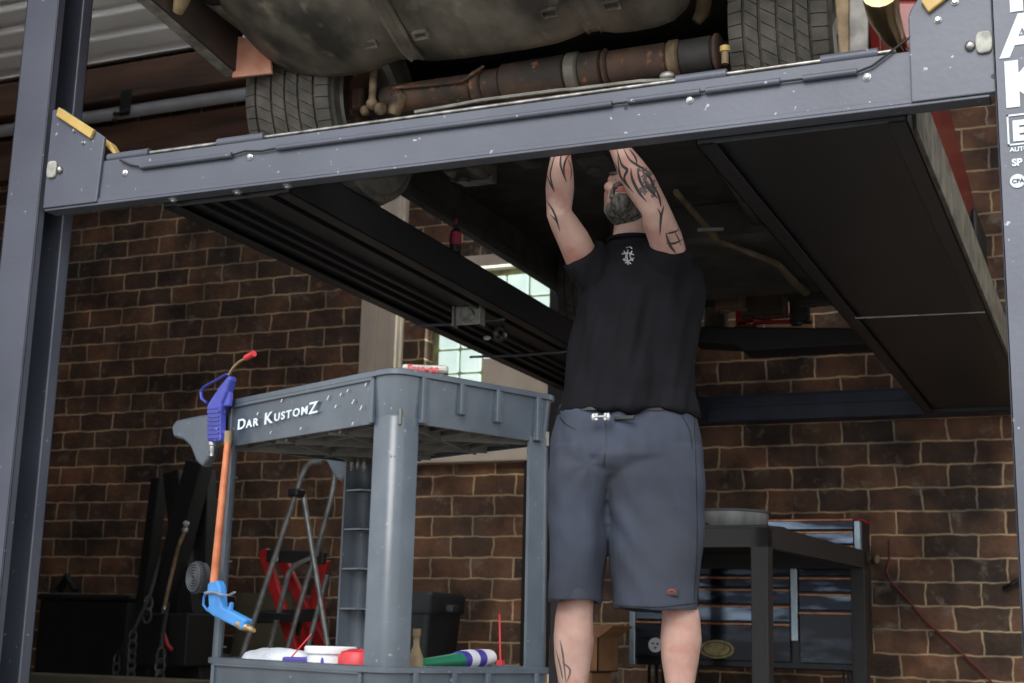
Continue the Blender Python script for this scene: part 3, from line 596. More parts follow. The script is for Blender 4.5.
# ------------------------------------------------------------------ utility cart
CRZ = math.atan2(-.421, .907)
cc = V((-1.275, 2.356, 0)) + V((-.907, .421, 0))*.325 + V((.421, .907, 0))*.218
cart = thing('utility_cart', 'blue-grey plastic two-tier utility cart in front of the man, lettered along its top tray', 'cart', cc, CRZ)
EX, EY = V((math.cos(CRZ), math.sin(CRZ), 0)), V((-math.sin(CRZ), math.cos(CRZ), 0))
hx, hy = .325, .218
def rrect(x, y, r, z, n=5):
    out = []
    for cx_, cy_, a0 in ((x-r, y-r, 0), (-x+r, y-r, 90), (-x+r, -y+r, 180), (x-r, -y+r, 270)):
        for i in range(n+1):
            a = math.radians(a0+90*i/n); out.append(V((cx_+r*math.cos(a), cy_+r*math.sin(a), z)))
    return out
def tray_(name, zt, zb, floor_z, flare=.006):
    m = MB(); r = .035
    m.loft([rrect(hx-flare, hy-flare, r, zb), rrect(hx, hy, r, zt-.014), rrect(hx+.006, hy+.006, r+.004, zt-.012), rrect(hx+.006, hy+.006, r+.004, zt-.002), rrect(hx+.002, hy+.002, r, zt), rrect(hx-.012, hy-.012, r-.006, zt), rrect(hx-.016, hy-.016, r-.008, zt-.01),
            rrect(hx-.02, hy-.02, r-.008, floor_z+.004), rrect(hx-.02, hy-.02, r-.01, floor_z), rrect(hx-.012, hy-.012, r, floor_z-.012), rrect(hx-.014, hy-.014, r, zb)], caps=False, closed=True)
    m.box((-hx+.015, -hy+.015, floor_z-.006), (hx-.015, hy-.015, floor_z+.001))
    t = m.build(name, 'cart', cart, smooth=True, local=True); return t
top = tray_('top_tray', .907, .803, .850)
# inset panel frames and end ribs (front = -y, end = +x)
m = MB()
for x0_, x1_ in ((-hx+.05, hx-.075),):
    z0_, z1_ = .816, .887; y = -hy-.002
    for q in (((x0_-.012, z1_), (x1_+.012, z1_+.010)), ((x0_-.012, z0_-.014), (x0_, z1_+.01)), ((x1_, z0_-.014), (x1_+.012, z1_+.01))):
        m.box((q[0][0], y-.003, q[0][1]), (q[1][0], y+.006, q[1][1]))
for yv, z0_ in ((-hy+.068, .803), (-hy+.165, .832), (-hy+.262, .828), (hy-.062, .803)):
    m.box((hx-.004, yv-.005, z0_), (hx+.009, yv+.005, .895))
    m.box((hx-.004, yv+.004, z0_), (hx+.003, yv+.016, .895))
m.build('stiffening_ribs', 'cart', top, bevel=.002, local=True)
# lattice underneath
m = MB()
for i in range(1, 5): x = -hx+i*.13; m.box((x-.002, -hy+.02, .806), (x+.002, hy-.02, .845))
for i in range(1, 8): y = -hy+.004+i*.054; m.box((-hx+.02, y-.003, .806), (hx-.02, y+.003, .845))
for k_ in (-1, 0, 1):
    for s in (-1, 1): m.bar((k_*.2-.12, -hy*s+.02*s, .812), (k_*.2+.12, hy*s-.02*s, .812), .005, .03)
m.build('underside_lattice', 'cartdark', top, local=True)
# legs: rounded L columns
def cleg(sx, sy, za=.33, zb=.812, wx=.062, wy=.062, dy=0.0):
    r = .03; pts = []
    ox, oy = hx-.004, hy-.004+dy
    out = [(ox-wx, oy)] + [(ox-r+r*math.cos(math.radians(90-15*i)), oy-r+r*math.sin(math.radians(90-15*i))) for i in range(7)] + [(ox, oy-wy)]
    inn = [(ox-.008, oy-wy)] + [(ox-.008-(r-.008)+(r-.008)*math.cos(math.radians(15*i)), oy-.008-(r-.008)+(r-.008)*math.sin(math.radians(15*i))) for i in range(7)] + [(ox-wx, oy-.008)]
    poly = [V((sx*x, sy*y, 0)) for x, y in out+inn]; nP = len(poly)
    m = MB(); m.loft([[V((p.x*f, p.y*f, z_)) for p in poly] for z_, f in ((za, 1.008), (zb, .998), (zb+.004, .99))], caps=False)
    m.f.append(tuple(range(nP))); m.f.append(tuple(range(2*nP, 3*nP)))
    for k in range(5):
        z_ = za+.03+k*.093
        if True: m.prism([V((sx*(ox-wx+.001), sy*(oy-.006), z_)), V((sx*(ox-.012), sy*(oy-.006), z_)), V((sx*(ox-.006), sy*(oy-.012), z_)), V((sx*(ox-.006), sy*(oy-wy+.001), z_)), V((sx*(ox-wx+.01), sy*(oy-wy+.01), z_))], (0, 0, .004))
    m.build('leg', 'cart', cart, smooth=True, local=True)
cleg(1, -1); cleg(-1, -1, wx=.045, wy=.035); cleg(-1, 1, wx=.07, dy=-.028); cleg(1, 1, wy=.070, wx=.02)
low = tray_('lower_tray', .340, .215, .300)
m = MB()
z0_, z1_ = .225, .322; y = -hy-.002
for q in (((-hx+.035, z1_), (hx-.06, z1_+.008)), ((-hx+.035, z0_), (-hx+.047, z1_+.008)), ((hx-.072, z0_), (hx-.06, z1_+.008))): m.box((q[0][0], y-.003, q[0][1]), (q[1][0], y+.006, q[1][1]))
for yv in (-hy+.075, -hy+.17, -hy+.255, hy-.05): m.box((hx-.004, yv-.006, .215), (hx+.009, yv+.006, .328))
m.build('stiffening_ribs', 'cart', low, bevel=.002, local=True)
for sx in (-1, 1):
    for sy in (-1, 1):
        c0 = V((sx*(hx-.06), sy*(hy-.05), 0)); m = MB()
        m.cyl(c0+V((-.014, 0, .062)), c0+V((.014, 0, .062)), .062, 24); cs = m.build('caster', 'black', cart, smooth=True, local=True)
        m = MB(); m.box(c0+V((-.024, -.02, .06)), c0+V((-.018, .02, .15))); m.box(c0+V((.018, -.02, .06)), c0+V((.024, .02, .15))); m.box(c0+V((-.024, -.035, .15)), c0+V((.024, .035, .16))); m.cyl(c0+V((0, 0, .155)), c0+V((0, 0, .222)), .012, 12)
        m.build('caster_fork', 'steel', cs, local=True)
# handle bracket at the left end
NF = -EY; PF = cc - EY*(hy+.002)
def fp(px, py, off=0.0): return onplane(px, py, PF+NF*off, NF)
def toloc(p): return root_mat(cart).inverted() @ p
outl = [(221, 412), (195, 416), (176, 420), (171, 427), (173, 437), (183, 440), (190, 447), (196, 462), (202, 467), (207, 460), (211, 447), (217, 441), (221, 440)]
for off, nm in ((0.0, 'near'), (-.386, 'far')):
    m = MB(); P_ = [fp(*q) + NF*off for q in outl]; m.prism(P_, EY*.022); hd = m.build('handle', 'cart', cart, bevel=.006)
a = fp(183, 430); m = MB().cyl(a+EY*.01, a+EY*.39, .014, 16); m.build('handle_grip', 'cart', cart, smooth=True)
# lettering on the tray
a = fp(238, 430); b = fp(320, 411); exl = (b-a).normalized(); ww = (b-a).length
t_ = MB()
x_ = 0
for ch, h in (('D', 1.0), ('A', .72), ('R', .72), (' ', 0), ('K', 1.1), ('U', .72), ('S', .72), ('T', .72), ('O', .72), ('M', .72), ('Z', 1.05)):
    if ch == ' ': x_ += .012; continue
    sz = .030*h; tm = text_mb(ch, sz, a + exl*x_ + NF*.0025 + V((0, 0, -.002 if h > 1 else 0)), exl, V((0, 0, 1)), .0006, .0006, sy=1.08)
    wdt = max((p-a).dot(exl) for p in tm.v) - x_; x_ += wdt+.0025; t_.add(tm.v, tm.f)
kx = ww/x_
t_.v = [a + (p-a) + exl*((p-a).dot(exl)*(kx-1)) for p in t_.v]
t_.build('lettering', 'letter', top, label='hand drawn white lettering')
m = MB()
for (px, py, l) in ((327, 400, 3), (340, 396, 2), (300, 430, 2), (352, 404, 3), (347, 392, 2), (365, 386, 2), (281, 402, 2), (360, 410, 3), (352, 425, 2), (270, 434, 2), (335, 408, 2), (257, 415, 2)):
    p = fp(px, py, .0015); m.bar(p, p+V((.0015*l, 0, .003*l)), .0018, .0018)
m.build('paint_specks', 'scratch', top)

# things on and around the cart
def box_on(px, py, z): return at(px, py, Z=z)
# small metal case with red script on the top tray rim
tc_ = V((0, 0, 0)); pc = at(405, 372, Z=.925); pl0 = toloc(pc)
cs = thing('metal_case', 'small silver case with red script lettering lying on the cart top tray', 'case', root_mat(cart) @ V((hx-.070, -hy+.128, .866)), CRZ+math.radians(52)); cs.scale = (.74, .74, .8)
m = MB(); m.box((-.062, -.03, 0), (.062, .03, .075)); m.build('case_body', 'black', cs, bevel=.01, local=True)
m = MB(); m.box((-.064, -.032, .064), (.064, .032, .086)); m.build('case_lid', 'alu', cs, bevel=.008, local=True)
text_mb('Snap-on', .027, (-.052, -.033, .066), (1, 0, 0), (0, 0, 1), .0006, .0006, shear=.25).build('lettering', 'redplastic', cs, local=True)
# upper blow gun, dark blue
gun = thing('air_blow_gun', 'dark blue air blow gun with red tipped nozzle, hooked on the cart top corner', 'blow gun', fp(213, 452, .02))
def flat(pts, off, th, mt, name, par, bevel=.004, smooth=False, label=None):
    P_ = [fp(x, y, off+th/2) for x, y in pts]; return MB().prism(P_, EY*th).build(name, mt, par, bevel=bevel, label=label)
flat([(206.5, 405), (211, 398), (219, 386), (228, 375), (230, 378), (226, 392), (221, 403), (219, 414), (219, 441), (207, 442)], .022, .020, 'bluegun', 'gun_body', gun, .005)
m = MB().tube([fp(*q, .022) for q in ((227, 374), (215, 381), (204, 387), (201, 392), (202, 399), (207, 403))], .0045, 10, ell=.6); m.build('trigger', 'bluegun', gun, smooth=True)
flat([(226, 385), (229, 392), (228, 406), (222, 407), (222, 398)], .02, .012, 'bluegun', 'hook', gun, .003)
m = MB()
for i in range(8): y = 408+i*4.2; m.bar(fp(207.5, y, .033), fp(218.5, y-.3, .033), .003, .004, up=V((0, 0, 1)))
m.build('grip_ridges', 'bluegun', gun)
m = MB().tube([fp(*q, .022) for q in ((229, 375), (233, 368), (239, 362), (247, 357.5))], .0032, 10); m.build('nozzle', 'brass', gun, smooth=True)
m = MB().cyl(fp(246, 358, .022), fp(254, 353.5, .022), .0068, 14); m.build('nozzle_tip', 'redplastic', gun, smooth=True)
m = MB(); m.lathe([(.0085, 0), (.0085, .010), (.006, .012), (.006, .022), (.0045, .024), (.0045, .034)], fp(212.5, 441, .022), (0.03, 0, -1), 12); m.build('air_fitting', 'zinc', gun, smooth=True)
# lower blow gun, light blue with long copper tube
g2 = thing('air_blow_gun', 'light blue air blow gun with long copper tube, hanging upside down on the cart leg', 'blow gun', fp(220, 630, .02))
m = MB().tube([fp(228, 440, .02), fp(222, 500, .022), fp(214, 583, .022)], [.0075, .0085, .0095], 14); m.build('copper_tube', 'copper', g2, smooth=True)
m = MB().cyl(fp(228.6, 431, .02), fp(227.5, 443, .02), .0085, 14); m.build('tube_tip', 'tanmetal', g2, smooth=True)
flat([(207, 583), (216, 580), (219, 586), (220.5, 606), (228, 610), (246, 619.5), (241, 630.5), (212, 616), (207, 612), (205, 609), (208, 606), (207.5, 597), (206.5, 592)], .022, .020, 'skyblue', 'gun_body', g2, .005)
flat([(226, 611), (230, 601.5), (231, 603), (230, 613)], .022, .008, 'skyblue', 'hook', g2, .002)
m = MB().tube([fp(*q, .022) for q in ((208, 591), (204, 597), (203.5, 605), (208, 611))], .003, 8, ell=.8); m.build('guard', 'skyblue', g2, smooth=True)
m = MB().tube([fp(*q, .036) for q in ((206, 593), (214, 592), (222, 595), (230, 595), (235, 592))], [.006, .006, .005, .0045, .003], 10, ell=.5); m.build('trigger', 'zinc', g2, smooth=True)
a, b = fp(240, 623.5, .022), fp(254, 630.5, .022); d = (b-a)
m = MB(); m.lathe([(.0115, 0), (.0115, d.length*.25), (.009, d.length*.28), (.009, d.length*.5), (.006, d.length*.55), (.006, d.length*.8), (.0045, d.length*.82), (.0045, d.length)], a, d, 12); m.build('air_fitting', 'brass', g2, smooth=True)
# round wire disc
c = fp(198.5, 577.5, .015); m = MB()
for r in (.006, .012, .018, .024, .030):
    m.lathe([(r-.002, 0), (r-.002, .014), (r, .015), (r+.002, .014), (r+.002, 0)], c, NF, 40)
m.lathe([(.0001, -.012), (.033, -.012), (.033, .008), (.0001, .008)], c, NF, 40)
for i in range(36):
    a = 2*math.pi*i/36; d = EX*math.cos(a)+V((0, 0, 1))*math.sin(a); m.bar(c+d*.03+NF*.004, c+d*.036+NF*.004, .002, .008, up=NF)
bd_ = m.build('knurled_disc', 'discm', None); tag(bd_, 'round dark grey ridged disc mounted beside the left cart leg, above the light blue gun', 'disc')
m = MB().cyl(c-NF*.012, c-NF*.012+EX*.03-NF*.01, .012, 12); m.build('disc_mount', 'black', bd_)
# clutter on the lower tray (its rim stands at z .34, floor .30)
lf = .3005
def loc(px, py, z=.345, inset=0.0):
    return at(px, py, Z=z)
def cl(x, y, z=lf): return root_mat(cart) @ V((x, y, z))
m = MB(); p = cl(-.18, -.12); m.ball(p+V((0, 0, .034)), (.095, .05, .030), 24, 12)
def fold(p, n): return .004*noise.noise(p*40)
tag(remesh(m, .004, 2, fold).build('folded_rag', 'whitecloth', smooth=True), 'crumpled white rag lying at the left end of the cart lower tray', 'rag')
tub = thing('plastic_tub', 'white plastic tub with blue lettering standing on the cart lower tray', 'tub', cl(.035, -.135), CRZ); tub.scale = (1.05, 1.05, 1.12)
m = MB(); m.lathe([(.036, 0), (.044, .052), (.046, .052), (.046, .049), (.043, .004)], (0, 0, 0), (0, 0, 1), 32); m.build('tub_body', 'white', tub, smooth=True, local=True)
m = MB(); m.lathe([(.0001, .050), (.050, .050), (.051, .054), (.051, .061), (.049, .063), (.0001, .063)], (0, 0, 0), (0, 0, 1), 32); m.build('lid', 'white', tub, smooth=True, local=True)
text_mb('wipes', .02, (-.03, -.0438, .024), (1, 0, 0), (0, 0, 1), .001, .001).build('label_print', 'purple', tub, local=True) if False else None
m = MB()
for i in range(7): m.ball((-.028+i*.009, -.0415+.0016*abs(i-3), .036-.001*(i % 2)), (.0038, .003, .008), 8, 6)
m.build('label_print', 'purple', tub, local=True, smooth=True)
rc = cl(.135, -.135); m = MB(); m.lathe([(.0001, .02), (.040, .02), (.042, .026), (.042, .052), (.036, .062), (.018, .067), (.0001, .068)], rc, (0, 0, 1), 28); m.lathe([(.034, 0), (.036, .021), (.0001, .022)], rc, (0, 0, 1), 28)
tag(m.build('red_lid_jar', 'redplastic', smooth=True), 'low jar with domed red lid standing right of the white tub on the cart', 'jar')
m = MB(); p = cl(-.065, -.13); m.box(p+V((-.045, -.02, 0)), p+V((.045, .02, .046)))
tag(m.build('marker_box', 'purple', bevel=.004), 'dark violet packet lying left of the white tub on the cart', 'packet')
m = MB().cyl(cl(-.095, -.16, .33), cl(-.06, -.12, .395), .0016, 8); m.ball(cl(-.095, -.16, .33), .003)
tag(m.build('straw', 'redplastic', smooth=True), 'thin red straw leaning beside the violet packet on the cart', 'straw')
# sealant tube
a0, b0 = cl(.225, -.065, .345), cl(.25, .10, .362)
tb = thing('sealant_tube', 'white, green and violet squeeze tube lying across the right end of the cart lower tray', 'tube', cl(.24, .0, lf), CRZ)
A_ = at(421, 664, Z=.335); 
a0, b0 = at(420, 664, Y=2.62), at(494, 657, Y=2.86)
def tseg(t0, t1, r0_, r1_, e0, e1, mt, nm):
    m = MB(); d = b0-a0; pts = [a0+d*(t0+(t1-t0)*i/4) for i in range(5)]
    m.tube(pts, [(r0_+(r1_-r0_)*i/4)*1.25 for i in range(5)], 20, ell=(e0+e1)/2); m.build(nm, mt, tb, smooth=True)
tseg(0, .5, .012, .019, .6, .7, 'green', 'label_band'); tseg(.5, .78, .019, .020, .8, .8, 'purple', 'label_band'); tseg(.58, .68, .0203, .0205, .8, .8, 'white', 'label_band')
tseg(.78, .93, .020, .017, .8, .8, 'white', 'tube_shoulder'); tseg(.93, 1.0, .017, .006, .8, .8, 'white', 'tube_nose')
m = MB()
for i in range(5):
    q = a0+(b0-a0)*(.16+.035*i); m.bar(q+V((.004, -.0205, -.006)), q+V((.006, -.0205, .007)), .003, .002, up=(0, 1, 0))
for i in range(3):
    q = a0+(b0-a0)*(.38+.04*i); m.bar(q+V((.004, -.0235, -.006)), q+V((.006, -.0235, .009)), .004, .002, up=(0, 1, 0))
m.build('label_print', 'yellow', tb)
m = MB(); p = at(500.5, 664, Y=2.83); m.cyl(p+V((0, 0, -.005)), at(499.5, 614, Y=2.83), .0022, 8)
m.box(p+V((-.007, -.007, -.006)), p+V((.007, .007, .008)))
m.box(p+V((-.03, -.012, -.016)), p+V((.035, .012, -.0065)))
tag(m.build('straw_nozzle', 'redplastic', smooth=False), 'upright thin red straw with a red clip right of the squeeze tube on the cart', 'straw')
b_ = MB(); p = at(409, 660, Y=3.0); p = V((p.x, p.y, lf))
# bottle is out of the tray: a brass bottle standing on the tray's far side
b_.lathe([(.0001, 0), (.013, 0), (.014, .055), (.006, .078), (.006, .095), (.008, .095), (.008, .11), (.0001, .11)], cl(.255, -.085), (0, 0, 1), 20)
tag(b_.build('small_bottle', 'tanmetal', smooth=True), 'small tan metal bottle standing behind the near cart leg on the lower tray', 'bottle')
# small tools hanging under the top tray by the far leg
for i, (px, ln_) in enumerate(((346, 10), (352, 15), (358, 12), (364, 16))):
    p = at(px, 462, Y=2.9); m = MB(); m.cyl(p, p+V((0, 0, .03)), .002, 8); m.cyl(p-V((0, 0, .001*ln_)), p, .0045, 10); m.ball(p-V((0, 0, .0012*ln_)), .003, 8, 6)
    o = m.build('hanging_bit', 'steel', smooth=True); tag(o, 'tiny metal driver bit hanging in the row under the cart top tray', 'driver bit', 'driver bits under the cart top tray')

# ------------------------------------------------------------------ the man
MC = V((-1.31, 3.80, 0)); ME = V((.95, .31, 0)).normalized(); MN = V((.31, -.95, 0)).normalized()
man = thing('person', 'man in black t-shirt and charcoal shorts reaching up under the raised car, tattooed arms', 'person', MC)
def mp(px, py, off=0.0): return onplane(px, py, MC+MN*off, MN)
def oval(c, rx, ry, n=28, p=2.2, ex=ME, ey=MN, tilt=0.0):
    out = []
    for k in range(n):
        a = 2*math.pi*k/n; ca, sa = math.cos(a), math.sin(a)
        out.append(c + ex*rx*math.copysign(abs(ca)**(2/p), ca) + ey*ry*math.copysign(abs(sa)**(2/p), sa) + V((0, 0, tilt*ca*rx)))
    return out
def prow(y, xl, xr, ry, off=0.0, p=2.2, n=28, tilt=0.0, sc=1.0):
    a, b = mp(xl, y, off), mp(xr, y, off); c = (a+b)/2; return oval(c, (b-a).length/2*sc, ry*sc, n, p, tilt=tilt)
# body core
B = MB()
B.loft([prow(468, 580, 676, .08), prow(460, 567, 688, .11), prow(430, 566, 690, .12), prow(400, 574, 688, .105), prow(350, 584, 684, .095), prow(300, 594, 684, .10), prow(270, 600, 680, .09), prow(252, 608, 670, .068), prow(243, 612, 660, .06)])
# neck, head
hc = mp(628, 201, .015)
B.loft([prow(262, 608, 664, .055), prow(243, 612, 657, .055, .01), prow(225, 614, 656, .055, .02), prow(205, 616, 652, .05, .01)])
yaw = math.radians(-10); tl = math.radians(33)
fn_ = (MN*math.cos(yaw) + ME*math.sin(yaw)).normalized()
hf = (fn_*math.cos(tl) + V((0, 0, 1))*math.sin(tl)).normalized(); hu = (V((0, 0, 1))*math.cos(tl) - fn_*math.sin(tl)).normalized(); hr = hf.cross(hu).normalized()
HR = Matrix((hr, hf, hu)).transposed()
def H(r, f, u): return hc + hr*r + hf*f + hu*u
B.ball(H(0, -.012, .025), (.076, .092, .095), 24, 16, HR)
B.ball(H(0, .03, -.045), (.056, .058, .062), 20, 12, HR)
B.ball(H(0, .062, -.082), (.03, .028, .026), 16, 10, HR)
B.ball(H(0, .060, .028), (.058, .03, .022), 16, 8, HR)
B.tube([H(0, .082, .022), H(0, .098, -.004), H(0, .108, -.020)], [.009, .011, .014], 10); B.ball(H(0, .096, -.022), (.019, .012, .010), 12, 8, HR)
for s in (-1, 1):
    B.ball(H(s*.040, .066, -.012), (.022, .018, .02), 12, 8, HR)
    B.ball(H(s*.071, -.030, .012), (.008, .016, .028), 12, 8, HR)
# arms
def limb(pts, n=16):
    """(point, radius) chain with interpolated smooth radii"""
    P_ = [p for p, r in pts]; R = [r for p, r in pts]; B.tube(P_, R, n)
# viewer-left arm
sL = mp(594, 282, .0); eL = mp(559, 213, .20); wL = at(562, 132, Y=3.60)
def mixp(a, b, t): return a+(b-a)*t
limb([(mp(614, 292, 0), .05), (sL, .054), (mixp(sL, eL, .35), .050), (mixp(sL, eL, .62)+ME*.003, .047), (mixp(sL, eL, .85), .041), (eL, .037), (mixp(eL, wL, .12), .038), (mixp(eL, wL, .3), .042), (mixp(eL, wL, .5), .038), (mixp(eL, wL, .75), .028), (wL, .024)])
sR = mp(676, 284, .0); eR = mp(655, 209, .22); wR = at(607, 128, Y=3.60)
limb([(mp(656, 292, 0), .05), (sR, .056), (mixp(sR, eR, .35)+ME*.004, .051), (mixp(sR, eR, .62)+ME*.006, .049), (mixp(sR, eR, .85), .046), (eR, .040), (mixp(eR, wR, .12), .043), (mixp(eR, wR, .3), .047), (mixp(eR, wR, .5), .041), (mixp(eR, wR, .75), .029), (wR, .024)])
# hands reach the exhaust: palm, four fingers curled over the pipe, thumb from the side of the palm
def hand(w_, target, side):
    up = (target-w_).normalized(); lat = V((1, 0, 0)); lat = (lat-up*lat.dot(up)).normalized(); nr = up.cross(lat)
    if nr.y > 0: nr = -nr
    pal = w_+up*.05
    B.loft([[w_+up*h + lat*a*math.cos(t)+nr*b*math.sin(t) for t in [2*math.pi*k/16 for k in range(16)]] for h, a, b in ((-.02, .024, .022), (.01, .026, .018), (.04, .038, .015), (.075, .043, .014), (.088, .040, .012))])
    for i, (x, ln1) in enumerate(((-.033, .040), (-.011, .046), (.011, .043), (.032, .034))):
        a = w_+up*.082+lat*x; b = a+up*ln1*.75+nr*-.004; c = b+up*ln1*.45-nr*.026; d = c-nr*.022-up*.012
        B.tube([w_+up*.05+lat*x*.8, a, b, c, d], [.010, .0098, .009, .0082, .0065], 10)
    a = w_+up*.025+lat*side*.026
    B.tube([a, a+lat*side*.03+up*.022+nr*.006, a+lat*side*.036+up*.052-nr*.004, a+lat*side*.026+up*.074-nr*.018], [.013, .0115, .0098, .0075], 10)
hand(wL, wL+V((.01, .02, .1)), 1); hand(wR, wR+V((-.01, .02, .1)), -1)
# legs
def leg(cx):
    rows_ = []
    for y, dx, rx, ry, off in ((465, 8, .045, .06, -.02), (560, -2, .045, .06, -.01), (600, 2, .050, .06, .0), (618, 0, .0535, .060, .0), (640, 0, .058, .066, -.012), (660, -1, .052, .058, -.014), (690, -1, .038, .044, -.008), (720, -1, .031, .036, -.004), (752, 0, .030, .040, .0), (770, 0, .036, .06, .03), (784, 0, .04, .08, .045)):
        rows_.append(oval(mp(cx+(dx if y > 600 else dx*(1 if cx < 620 else -1)), y, off), rx, ry, 24))
    B.loft(rows_)
leg(574); leg(681)
body = remesh(B, .0042, 7).build('body', 'skin', man, smooth=True)
bvh = BVHTree.FromPolygons([tuple(v.co + man.location) for v in body.data.vertices], [tuple(p.vertices) for p in body.data.polygons])
def ribbon(m, pts, w0, par=None, bv=bvh, lift_=.0008, taper=True, n=14):
    """ink stroke lying on the surface"""
    # smooth the photo polyline
    P_ = [V((x, y, 0)) for x, y in pts]; S = []
    for i in range(len(P_)-1):
        p0, p1, p2, p3 = P_[max(i-1, 0)], P_[i], P_[i+1], P_[min(i+2, len(P_)-1)]
        for k in range(n):
            t = k/n; S.append(.5*((2*p1)+(-p0+p2)*t+(2*p0-5*p1+4*p2-p3)*t*t+(-p0+3*p1-3*p2+p3)*t**3))
    S.append(P_[-1]); H_ = []
    for q in S:
        h = bv.ray_cast(CAM, ray(q.x, q.y))
        if h[0] and (not H_ or (h[0]-H_[-1][0]).length < .03): H_.append((h[0]+h[1]*lift_, h[1]))
    if len(H_) < 3: return
    N_ = len(H_); L0 = []; R0 = []
    for i in range(N_):
        t = (H_[min(i+1, N_-1)][0]-H_[max(i-1, 0)][0]).normalized(); s = H_[i][1].cross(t).normalized()
        f = math.sin(math.pi*min(max((i+.5)/N_, .06), .94)) if taper else 1; w_ = w0*.5*max(f, .15)
        L0.append(H_[i][0]+s*w_); R0.append(H_[i][0]-s*w_)
    hts = [-h[1]*.0012 for h in H_]
    vs = L0+R0+[p+d for p, d in zip(L0, hts)]+[p+d for p, d in zip(R0, hts)]
    fs = []
    for i in range(N_-1): fs += [(i, i+1, N_+i+1, N_+i), (i, 2*N_+i, 2*N_+i+1, i+1), (N_+i, N_+i+1, 3*N_+i+1, 3*N_+i)]
    m.add(vs, fs)
def z4(pts): return [(520+x/5.12, 130+y/5.12) for x, y in pts]
m = MB()
for st, w_ in (([(185, 108), (162, 190), (156, 240), (178, 318)], .006), ([(135, 225), (158, 280), (178, 318)], .005), ([(214, 110), (208, 180), (238, 270)], .006), ([(264, 112), (236, 150), (224, 205), (238, 270)], .006),
               ([(136, 360), (165, 405), (185, 450), (205, 520)], .006), ([(146, 425), (185, 465), (205, 520)], .004), ([(166, 535), (195, 590), (212, 655)], .006),
               ([(246, 150), (262, 200), (258, 260)], .004)):
    m = MB(); ribbon(m, z4(st), w_); m.build('tattoo_stroke', 'ink', body, smooth=True) if m.v else None
m = MB()
for st, w_ in (([(495, 95), (520, 175), (548, 205), (535, 250), (578, 318)], .009), ([(500, 130), (515, 230), (560, 300)], .006), ([(568, 195), (575, 250), (610, 320), (650, 368)], .009), ([(600, 195), (615, 260), (650, 320)], .008),
               ([(530, 95), (560, 150), (600, 180), (650, 215), (690, 290)], .008), ([(625, 215), (668, 250), (690, 330)], .010), ([(640, 260), (660, 300), (705, 350)], .010), ([(690, 290), (712, 345), (722, 395)], .007),
               ([(736, 388), (722, 450), (716, 540)], .007), ([(700, 400), (718, 430), (714, 480)], .004), ([(745, 525), (768, 590), (800, 632)], .008), ([(750, 530), (795, 520), (826, 500)], .006), ([(748, 578), (790, 580), (830, 560)], .007),
               ([(790, 520), (812, 560), (822, 590)], .005), ([(480, 160), (500, 200), (520, 260)], .004), ([(560, 100), (590, 140), (600, 178)], .006)):
    m = MB(); ribbon(m, z4(st), w_); m.build('tattoo_stroke', 'ink', body, smooth=True) if m.v else None
m = MB()
for k in range(26):
    a = random.random()*6.28; cx_ = 655+random.uniform(-38, 42); cy_ = 262+random.uniform(-60, 75); l = random.uniform(10, 26)
    ribbon(m, z4([(cx_, cy_), (cx_+l*math.cos(a), cy_+l*math.sin(a)), (cx_+l*1.5*math.cos(a+.8), cy_+l*1.5*math.sin(a+.8))]), .008, n=5)
m.build('tattoo_shading', 'inksoft', body, smooth=True)
m = MB()
for st in ([(560, 640), (563, 655), (566, 683)], [(556, 650), (560, 665), (563, 680)], [(562, 662), (570, 670), (567, 682)]):
    m = MB(); ribbon(m, st, .006); m.build('tattoo_stroke', 'inksoft', body, smooth=True) if m.v else None
# face details, beard, hair
m = MB(); m.ball(H(0, .087, -.047), (.024, .008, .006), 14, 8, HR); m.ball(H(0, .085, -.056), (.020, .008, .006), 14, 8, HR); m.build('lips', 'lips', body, smooth=True)
for s in (-1, 1):
    m = MB().ball(H(s*.031, .068, .010), (.011, .010, .007), 12, 8, HR); m.build('eye', 'eye', body, smooth=True)
m = MB(); m.ball(H(0, .064, -.090), (.032, .034, .030), 20, 14, HR); m.ball(H(0, .020, -.072), (.057, .056, .032), 24, 14, HR); m.ball(H(0, .040, -.092), (.026, .034, .022), 20, 12, HR)
for s in (-1, 1): m.tube([H(s*.003, .100, -.039), H(s*.018, .093, -.042), H(s*.027, .082, -.058), H(s*.028, .076, -.078)], [.008, .009, .008, .009], 8)
m = remesh(m, .0035, 3, lambda p, n: .0012*noise.noise(p*120)+.0015*noise.noise(V((p.x*300, p.y*300, p.z*90))))
# cut the mouth free
m.build('beard', 'hair', man, smooth=True)
m = MB(); m.ball(H(0, -.026, .036), (.079, .092, .094), 24, 16, HR); m = remesh(m, .005, 2, lambda p, n: .003*noise.noise(p*110)); m.build('hair', 'hair', man, smooth=True)
for s in (-1, 1):
    m = MB().ball(H(s*.03, .086, .026), (.018, .006, .005), 10, 6, HR); m.build('eyebrow', 'hair', man, smooth=True)
